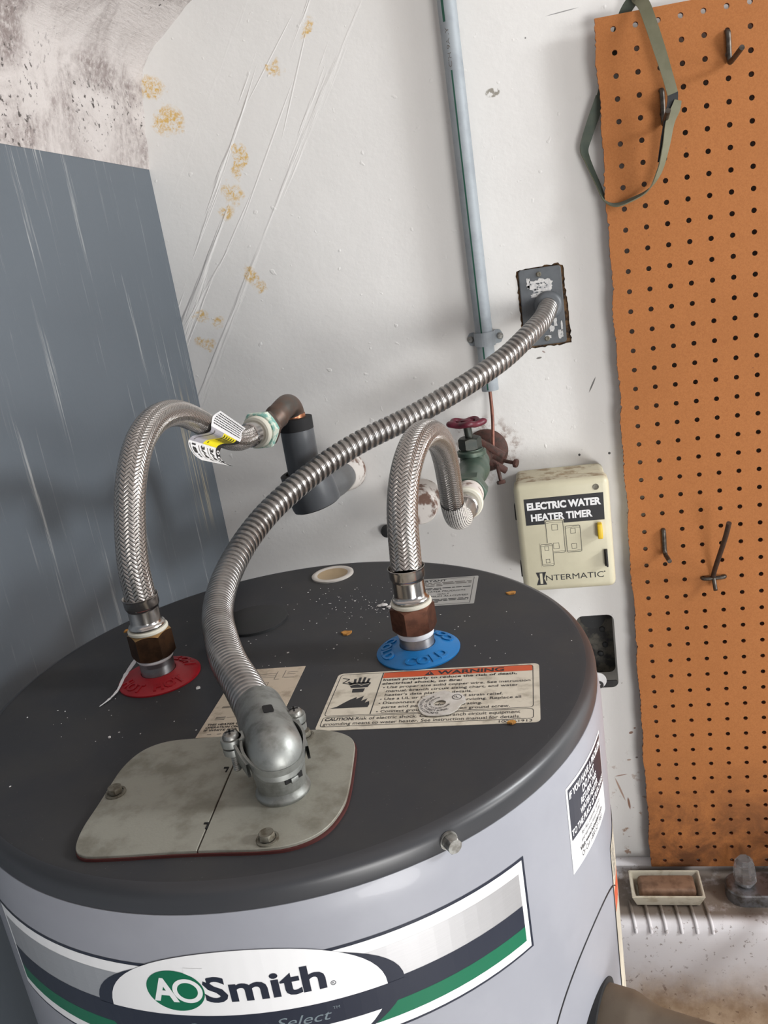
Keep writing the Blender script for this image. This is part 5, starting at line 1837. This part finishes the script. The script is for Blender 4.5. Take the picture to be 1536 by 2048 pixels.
for iz in range(NR):
    for ix in range(NC):
        cx, cz = cell(ix, iz)
        x0z1 = corner(ix, iz); x1z1 = corner(ix + 1, iz); x0z0 = corner(ix, iz + 1); x1z0 = corner(ix + 1, iz + 1)
        nsub = 8 if ix == 0 else 1
        left = [corner(ix, iz, t / 8) if 0 < t < 8 else (x0z1 if t == 0 else x0z0) for t in range(9)] if ix == 0 else [x0z1, x0z0]
        outer = left + [x1z0, x1z1]                      # anticlockwise seen from the room: down the left, along the foot, up the right
        ov = [vert(*p) for p in outer]
        hv = []
        for k in range(K):
            a = PI * 0.75 + 2 * PI * k / K
            hv.append(bm.verts.new((cx + HRAD * math.cos(a), PB_Y, cz + HRAD * math.sin(a))))
        # quadrants: left side uses hole verts 0..3, foot 3..6, right 6..9, top 9..12
        nl = len(left) - 1
        for t in range(nl):
            ka, kb = round(3 * t / nl), round(3 * (t + 1) / nl)
            poly = [ov[t], ov[t + 1]] + [hv[k] for k in range(kb, ka - 1, -1)]
            bm.faces.new(poly)
        seq = [ov[nl], ov[nl + 1], ov[nl + 2], ov[0]]
        for q in range(3):
            ks = list(range(3 * (q + 1), 3 * (q + 1) + 4))
            bm.faces.new([seq[q], seq[q + 1]] + [hv[k % K] for k in reversed(ks)])
bmesh.ops.recalc_face_normals(bm, faces=bm.faces[:])
if bm.faces[0].normal.y > 0:
    bmesh.ops.reverse_faces(bm, faces=bm.faces[:])
r = bmesh.ops.extrude_face_region(bm, geom=bm.faces[:])
nvs = [g for g in r['geom'] if isinstance(g, bmesh.types.BMVert)]
bmesh.ops.translate(bm, verts=nvs, vec=(0, 0.0050, 0))
bmesh.ops.recalc_face_normals(bm, faces=bm.faces[:])
for f in bm.faces:
    if abs(f.normal.y) < 0.5: f.material_index = 1
tag(obj('pegboard', bm, ['hardboard_tan', 'board_edge'], smooth=False, at=(-0.02, PB_Y, 0.545)), 'tan perforated hardboard panel with a torn left edge on the right of the wall', 'pegboard')

# hooks
HG = 'peg hooks'


def hook(pts, label, mat, r=0.0031, extra=None):
    t = thing('peg_hook', pts[0], label, 'hook', HG)
    bm = NB()
    sweep(bm, spline(pts, 0.0015), r, 14)
    obj('wire', bm, mat, t)
    return t


YB = PB_Y
hook([(0.1270, YB + 0.006, 1.7245), (0.1271, YB - 0.0025, 1.7240), (0.1272, YB - 0.0036, 1.7180), (0.1278, YB - 0.0034, 1.6960), (0.1278, YB - 0.0060, 1.6915), (0.1290, YB - 0.0160, 1.6925), (0.1325, YB - 0.0450, 1.6985)],
     'steel hook on the pegboard near its top right, prong up', 'hook_steel')
hook([(0.0508, YB + 0.006, 1.6752), (0.0510, YB - 0.0025, 1.6750), (0.0511, YB - 0.0036, 1.6700), (0.0513, YB - 0.0034, 1.6420), (0.0512, YB - 0.0060, 1.6378), (0.0512, YB - 0.0160, 1.6395), (0.0512, YB - 0.0420, 1.6478)],
     'steel hook on the pegboard inside the olive webbing loop', 'hook_steel')
hook([(0.0254, YB + 0.006, 1.1168), (0.0254, YB - 0.0025, 1.1166), (0.0255, YB - 0.0036, 1.1110), (0.0255, YB - 0.0034, 1.0870), (0.0257, YB - 0.0060, 1.0832), (0.0270, YB - 0.0150, 1.0810), (0.0285, YB - 0.0250, 1.0795)],
     'short straight hook right of the timer, prong bent down', 'hook_steel')
h4 = thing('peg_hook', (0.0890, YB, 1.0400), 'rusty double hook with a cross bar, right of the timer', 'hook', HG)
bm = NB()
sweep(bm, spline([(0.0885, YB - 0.0030, 1.0415), (0.0890, YB - 0.0090, 1.0520), (0.0905, YB - 0.0200, 1.0680), (0.0950, YB - 0.0360, 1.0970), (0.0985, YB - 0.0480, 1.1200), (0.1010, YB - 0.0570, 1.1400)], 0.002), 0.0033, 14)
obj('long_prong', bm, 'hook_rust', h4, label='long rusty prong tilted up')
bm = NB()
sweep(bm, spline([(0.0750, YB + 0.006, 1.0405), (0.0752, YB - 0.0025, 1.0405), (0.0800, YB - 0.0040, 1.0404), (0.0900, YB - 0.0042, 1.0410), (0.1010, YB - 0.0038, 1.0410), (0.1040, YB - 0.0020, 1.0410), (0.1042, YB + 0.006, 1.0410)], 0.0015), 0.0028, 14)
obj('cross_bar', bm, 'hook_steel', h4)
bm = NB()
sweep(bm, spline([(0.0888, YB - 0.0050, 1.0405), (0.0890, YB - 0.0080, 1.0360), (0.0890, YB - 0.0130, 1.0290), (0.0890, YB - 0.0150, 1.0270)], 0.0015), 0.0029, 14)
obj('short_prong', bm, 'hook_steel', h4)

# webbing loop hanging over the board's top edge: flat strip, front half olive, back half greener
loop = thing('webbing_loop', (0.030, YB, ZTOP + 0.015), 'olive flat webbing loop hung over the top left corner of the pegboard', 'strap')
# (centre point, half width direction, half width)
ctrl = [((-0.0180, -0.0120, 1.6800), (1.0, 0.1, 0.25), 0.0065), ((-0.0050, -0.0115, 1.7150), (1.0, 0.15, -0.2), 0.0066), ((0.0080, -0.0110, 1.7500), (1.0, 0.2, -0.35), 0.0066), ((0.0170, -0.0130, 1.7705), (0.9, -0.30, -0.05), 0.0066), ((0.0270, -0.0215, 1.7790), (0.8, -0.6, -0.02), 0.0066),
        ((0.0340, -0.0320, 1.7705), (0.95, -0.30, -0.05), 0.0068), ((0.0400, -0.0410, 1.7480), (1, -0.10, 0.12), 0.0068), ((0.0475, -0.0465, 1.7180), (1, -0.10, 0.2), 0.0066), ((0.0550, -0.0485, 1.6880), (1, -0.05, 0.12), 0.0060), ((0.0600, -0.0480, 1.6670), (1, 0.05, 0.05), 0.0060)]
ctrl2 = [((0.0655, -0.0490, 1.6590), (1, 0.15, -0.55), 0.0042), ((0.0622, -0.0492, 1.6500), (1, 0.25, -0.25), 0.0058), ((0.0560, -0.0480, 1.6380), (1, 0.40, -0.25), 0.0058), ((0.0500, -0.0450, 1.6110), (0.95, 0.7, -0.2), 0.0054), ((0.0415, -0.0400, 1.5840), (0.8, 1.0, -0.2), 0.0050), ((0.0285, -0.0360, 1.5660), (0.35, 1.1, 0.35), 0.0052), ((0.0090, -0.0330, 1.5580), (0.05, 1.1, 0.42), 0.0056), ((-0.0100, -0.0300, 1.5545), (0.0, 1.0, 0.40), 0.0052), ((-0.0215, -0.0230, 1.5620), (0.4, 0.9, 0.25), 0.0048),
         ((-0.0290, -0.0150, 1.5830), (0.6, 0.8, 0.1), 0.0048), ((-0.0390, -0.0110, 1.6120), (0.7, 0.7, 0.05), 0.0052), ((-0.0425, -0.0095, 1.6260), (0.9, 0.4, 0.0), 0.0056), ((-0.0370, -0.0095, 1.6420), (1.0, 0.1, -0.3), 0.0062), ((-0.0270, -0.0110, 1.6640), (1.0, 0.1, -0.4), 0.0065), ((-0.0180, -0.0120, 1.6830), (1.0, 0.1, -0.3), 0.0065)]


def ribbon(bm, ctrl, mi_front, mi_back, th=0.0014):
    c = spline([V(p[0]) for p in ctrl], 0.002)
    m = len(c) - 1
    # arc positions of the control points
    idx = []
    for p in ctrl:
        idx.append(min(range(len(c)), key=lambda i: (c[i] - V(p[0])).length))
    idx[0] = 0; idx[-1] = m
    prev = None
    for i, p in enumerate(c):
        k = 0
        while k < len(idx) - 2 and idx[k + 1] <= i: k += 1
        f = (i - idx[k]) / max(1, idx[k + 1] - idx[k])
        f = min(1, max(0, f))
        d = V(ctrl[k][1]).normalized().lerp(V(ctrl[k + 1][1]).normalized(), f)
        w = ctrl[k][2] * (1 - f) + ctrl[k + 1][2] * f
        t = (c[min(m, i + 1)] - c[max(0, i - 1)]).normalized()
        d = (d - t * d.dot(t)).normalized()
        n = d.cross(t).normalized() * th / 2
        ring = [bm.verts.new(q) for q in (p - d * w + n, p + d * w + n, p + d * w - n, p - d * w - n)]
        if prev:
            for q in range(4):
                fc = bm.faces.new((prev[q], prev[(q + 1) % 4], ring[(q + 1) % 4], ring[q]))
                fc.material_index = mi_back if q == 0 else mi_front
        else: bm.faces.new(ring)
        prev = ring
    bm.faces.new(list(reversed(prev)))


bm = NB()
ribbon(bm, ctrl, 0, 1)
ribbon(bm, ctrl2, 0, 1)
bmesh.ops.recalc_face_normals(bm, faces=bm.faces[:])
obj('webbing', bm, ['webbing', 'webbing_back'], loop, sharp=40)
bm = NB()
ribbon(bm, [((0.0603, -0.0472, 1.6690), (1, 0.05, -0.1), 0.0060), ((0.0595, -0.0470, 1.6580), (1, 0.1, -0.1), 0.0060), ((0.0555, -0.0462, 1.6430), (1, 0.3, -0.15), 0.0062), ((0.0490, -0.0435, 1.6180), (0.95, 0.5, -0.15), 0.0052), ((0.0430, -0.0400, 1.5950), (0.9, 0.8, -0.15), 0.0034)], 0, 0)
bmesh.ops.recalc_face_normals(bm, faces=bm.faces[:])
obj('rubber_lining', bm, 'webbing_black', loop, label='black rubber lining showing inside the fold')

# ================================================================== SINK, SOAP, TAP
sink = thing('utility_sink', (0.17, -0.30, 0.28), 'grimy white laundry sink below the pegboard at lower right', 'sink')
bm = NB()
prof = [(-0.0005, 0.5440), (-0.0130, 0.5435), (-0.0165, 0.5405), (-0.0170, 0.5270), (-0.0210, 0.5232), (-0.0300, 0.5225), (-0.1040, 0.5225), (-0.1120, 0.5212), (-0.1180, 0.5170), (-0.1215, 0.5090), (-0.1240, 0.4900), (-0.1300, 0.4300), (-0.1400, 0.3800), (-0.1600, 0.3480), (-0.2200, 0.3300), (-0.4600, 0.3150), (-0.5000, 0.3300), (-0.5130, 0.3700), (-0.5200, 0.5100), (-0.5260, 0.5225), (-0.5500, 0.5225), (-0.5560, 0.5100), (-0.5560, 0.28), (-0.0005, 0.28)]
xl, xr = -0.0850, 0.62
sec = []
xs_ = [xl, xl + 0.012, xl + 0.03] + [xl + 0.03 + (xr - xl - 0.06) * i / 8 for i in range(1, 9)] + [xr - 0.012, xr]
for x in xs_:
    row = []
    for (y, z) in prof:
        row.append(bm.verts.new((x, y, z)))
    sec.append(row)
NPF = len(prof)
for i in range(len(xs_) - 1):
    for k in range(NPF):
        j = (k + 1) % NPF
        bm.faces.new((sec[i][k], sec[i][j], sec[i + 1][j], sec[i + 1][k]))
bm.faces.new(sec[0]); bm.faces.new(list(reversed(sec[-1])))
bmesh.ops.recalc_face_normals(bm, faces=bm.faces[:])
# soap-tray ribs running over the front edge of the deck
for k in range(6):
    x = -0.0600 + k * 0.0222
    sweep(bm, spline([(x - 0.002, -0.072, 0.5205), (x - 0.0015, -0.080, 0.5232), (x, -0.104, 0.5232), (x + 0.001, -0.114, 0.5212), (x + 0.0016, -0.1200, 0.5150), (x + 0.0020, -0.1225, 0.5080)], 0.003), 0.0026, 10)
obj('basin', bm, 'sink_stained', sink, sharp=45)

dish = NB()
zt_, zb_ = 0.5500, 0.5250


def ringat(bm, x0, x1, y0, y1, z):
    return [bm.verts.new((x, y, z)) for x, y in ((x0, y0), (x1, y0), (x1, y1), (x0, y1))]


L = [ringat(dish, -0.0515, 0.0420, -0.0850, -0.0430, zb_), ringat(dish, -0.0590, 0.0490, -0.0965, -0.0370, zt_), ringat(dish, -0.0552, 0.0452, -0.0925, -0.0408, zt_), ringat(dish, -0.0485, 0.0390, -0.0820, -0.0460, zb_ + 0.004)]
for a, b in zip(L[:-1], L[1:]):
    for i in range(4):
        dish.faces.new((a[i], a[(i + 1) % 4], b[(i + 1) % 4], b[i]))
dish.faces.new(list(reversed(L[0]))); dish.faces.new(L[-1])
bmesh.ops.recalc_face_normals(dish, faces=dish.faces[:])
bmesh.ops.bevel(dish, geom=[e for e in dish.edges], offset=0.0009, segments=2, affect='EDGES')
tag(obj('soap_dish', dish, 'dish_cream', at=(-0.005, -0.065, zb_)), 'cream rectangular soap dish on the sink deck', 'soap dish')
bm = NB()
box(bm, (-0.0465, -0.0835, 0.5295), (0.0385, -0.0465, 0.5515), 0, 0.0065, 4)
for v in bm.verts:
    v.co.z += 0.0012 * math.sin(v.co.x * 90) * math.cos(v.co.y * 70)
tag(obj('soap_bar', bm, 'soap_brown', at=(-0.004, -0.065, 0.5295)), 'worn brown bar of soap lying in the cream dish', 'soap')

tap = thing('tap', (0.19, -0.058, 0.5225), 'worn chrome sink tap with a clear faceted knob at the right edge', 'tap')
bm = NB()
prism(bm, rrect(0.0840, -0.0860, 0.3000, -0.0320, 0.0250, 10), Matrix.Translation((0, 0, 0.5225)), 0.0, 0.0200, 0, 0.0020)
obj('base_plate', bm, 'chrome_worn', tap, sharp=40)
for x in (0.1130, 0.2700):
    bm = NB()
    cyl(bm, (x, -0.0570, 0.5420), (x, -0.0570, 0.5500), 0.0120, 24)
    st = obj('knob_stem', bm, 'chrome_worn', tap)
    bm = NB()
    lathe(bm, [(0.0, 0.0), (0.0150, 0.0), (0.0170, 0.004), (0.0165, 0.018), (0.0140, 0.036), (0.0100, 0.0420), (0.0, 0.0425)], 8, Matrix.Translation((x, -0.0570, 0.5455)) @ Matrix.Rotation(PI / 8, 4, 'Z'))
    obj('faceted_knob', bm, 'acrylic_clear', tap, smooth=False, label='clear faceted acrylic knob')
bm = NB()
sweep(bm, spline([(0.1915, -0.0570, 0.5400), (0.1915, -0.0570, 0.5620), (0.1915, -0.0800, 0.5850), (0.1915, -0.1400, 0.5900), (0.1915, -0.2000, 0.5750)], 0.005), 0.0110, 20)
obj('spout', bm, 'chrome_worn', tap)

# ================================================================== SMALL THINGS ON THE HEATER'S TOP
# torn round paper tag with printing
Tc = V((HX + 0.1228, HY - 0.0600, HZ + 0.0009))
sh = Sheet(0.00006)
rd = random.Random(9)
pts = []
for i in range(48):
    a = 2 * PI * i / 48
    r_ = 0.0158 + 0.0004 * math.sin(5 * a) + rd.uniform(-0.0002, 0.0002)
    d45 = math.cos(a - math.radians(25))
    if d45 > 0.90: r_ += 0.0026
    if 0.75 < math.cos(a - math.radians(95)): r_ -= 0.0016 * rd.uniform(0.2, 1)
    pts.append((r_ * 0.92 * math.cos(a), r_ * math.sin(a)))
hole_ = [(0.0042 * math.cos(2 * PI * i / 24), 0.0036 * math.sin(2 * PI * i / 24)) for i in range(24)]
k = sh.mi('white_paper') if 'white_paper' in MATS else sh.mi(simple('white_paper', (0.60, 0.575, 0.53), 0.7, 0, (0.50, 0.47, 0.42), 120).name)
sh.poly(pts, 'white_paper', 0, [hole_])
r = bmesh.ops.extrude_face_region(sh.bm, geom=sh.bm.faces[:])
bmesh.ops.translate(sh.bm, verts=[g for g in r['geom'] if isinstance(g, bmesh.types.BMVert)], vec=(0, 0, -0.0006))
bmesh.ops.recalc_face_normals(sh.bm, faces=sh.bm.faces[:])
D = math.radians
sh.arc_text('IN EARTH & CONCRETE', 0, 0, 0.0135, D(150), D(272), 0.0020, 'print_black', 1, 0.02)
sh.arc_text('SUITABLE FOR DIRECT BURIAL', 0, 0, 0.0106, D(118), D(310), 0.0020, 'print_black', 1, 0.02)
sh.arc_text('BRONZE CLAMP 10-2 & MORE COPPER', 0, 0, 0.0074, D(95), D(345), 0.0015, 'print_black', 1, 0.01)
sh.ellipse(0.0108, 0.0068, 0.0033, 0.0033, 'print_black', 1, hole=(0.0028, 0.0028), n=28)
sh.text('U', 0.0092, 0.0062, 0.0024, 'print_black', 1, width=0.0016, rot=0.3)
sh.text('L', 0.0110, 0.0052, 0.0024, 'print_black', 1, width=0.0014, rot=0.3)
sh.build('paper_disc', lambda u, v, w: Tc + V((u, v, w + 0.0004 * math.sin(u * 160 + 1) + 0.0006)), None, at=Tc)
o = bpy.context.scene.objects['paper_disc']
tag(o, 'torn round white paper tag with printed rings, lying on the WARNING label', 'tag')

FL = [((0.0342, 0.0574), 0.0052, 'orange paint flake on the heater top left of the blue ring'), ((0.1650, 0.1150), 0.0045, 'orange paint flake on the heater top near the timer'), ((-0.1774, 0.0914), 0.0042, 'orange paint flake at the heater top edge left of the hot hose'),
      ((0.0250, -0.0589), 0.0024, 'tiny orange flake between the two labels on the heater top'), ((0.1700, -0.0855), 0.0026, 'orange flake at the lower right edge of the WARNING label'), ((-0.0640, -0.0210), 0.0020, 'pale pink crumb just right of the red ring')]
for (x, y), s, lab in FL:
    bm = NB()
    n = 9
    ring = []
    for i in range(n):
        a = 2 * PI * i / n
        k = rd.uniform(0.65, 1.15)
        ring.append((x + HX + s * k * math.cos(a), y + HY + s * 0.8 * k * math.sin(a)))
    prism(bm, ring, Matrix.Translation((0, 0, HZ + (0.0004 if s == 0.0026 else 0))), 0.0, 0.0009, 0, 0.0002)
    for v in bm.verts: v.co.z += rd.uniform(0, 0.0005) if v.co.z > HZ + 0.0005 else 0
    tag(obj('paint_flake', bm, 'flake_orange' if 'orange' in lab else 'crumb_white', at=(HX + x, HY + y, HZ)), lab, 'flake', 'paint flakes on the heater top')

# plaster crumbs scattered over the top
bm = NB()
cl = [((0.0562, 0.1064), 0.030, 60), ((0.0150, 0.1250), 0.060, 70), ((0.0, 0.03), 0.15, 70), ((0.12, 0.03), 0.08, 24), ((-0.09, -0.06), 0.09, 22)]
for (cx, cy), sp_, n in cl:
    for _ in range(n):
        x, y = cx + rd.gauss(0, sp_ * 0.5), cy + rd.gauss(0, sp_ * 0.35)
        if math.hypot(x, y) > 0.215: continue
        if 0.035 < x < 0.195 and -0.09 < y < 0.0: continue
        if -0.08 < x < 0.09 and y < -0.085: continue
        if math.hypot(x + 0.1044, y - 0.0005) < 0.034 or math.hypot(x - 0.098, y - 0.0203) < 0.034: continue
        s = rd.uniform(0.0002, 0.0006) if rd.random() < 0.95 else rd.uniform(0.0008, 0.0013)
        m_ = Matrix.Translation((HX + x, HY + y, HZ + s * 0.35)) @ Matrix.Rotation(rd.uniform(0, 6), 4, 'Z') @ Matrix.Diagonal((s * rd.uniform(.7, 1.6), s, s * 0.6, 1))
        bmesh.ops.create_icosphere(bm, subdivisions=1, radius=1.0, matrix=m_)
for dx, dy, s in ((0.0560, 0.1080, 0.0026), (0.0615, 0.1040, 0.0018), (0.0720, 0.1100, 0.0016), (0.0530, 0.1075, 0.0020)):
    bmesh.ops.create_icosphere(bm, subdivisions=2, radius=1.0, matrix=Matrix.Translation((HX + dx, HY + dy, HZ + s * 0.3)) @ Matrix.Diagonal((s * 1.5, s, s * 0.5, 1)))
tag(obj('plaster_crumbs', bm, 'crumb_white', at=(HX, HY, HZ)), 'white plaster crumbs and dust scattered over the dark heater top', 'debris', kind='stuff')
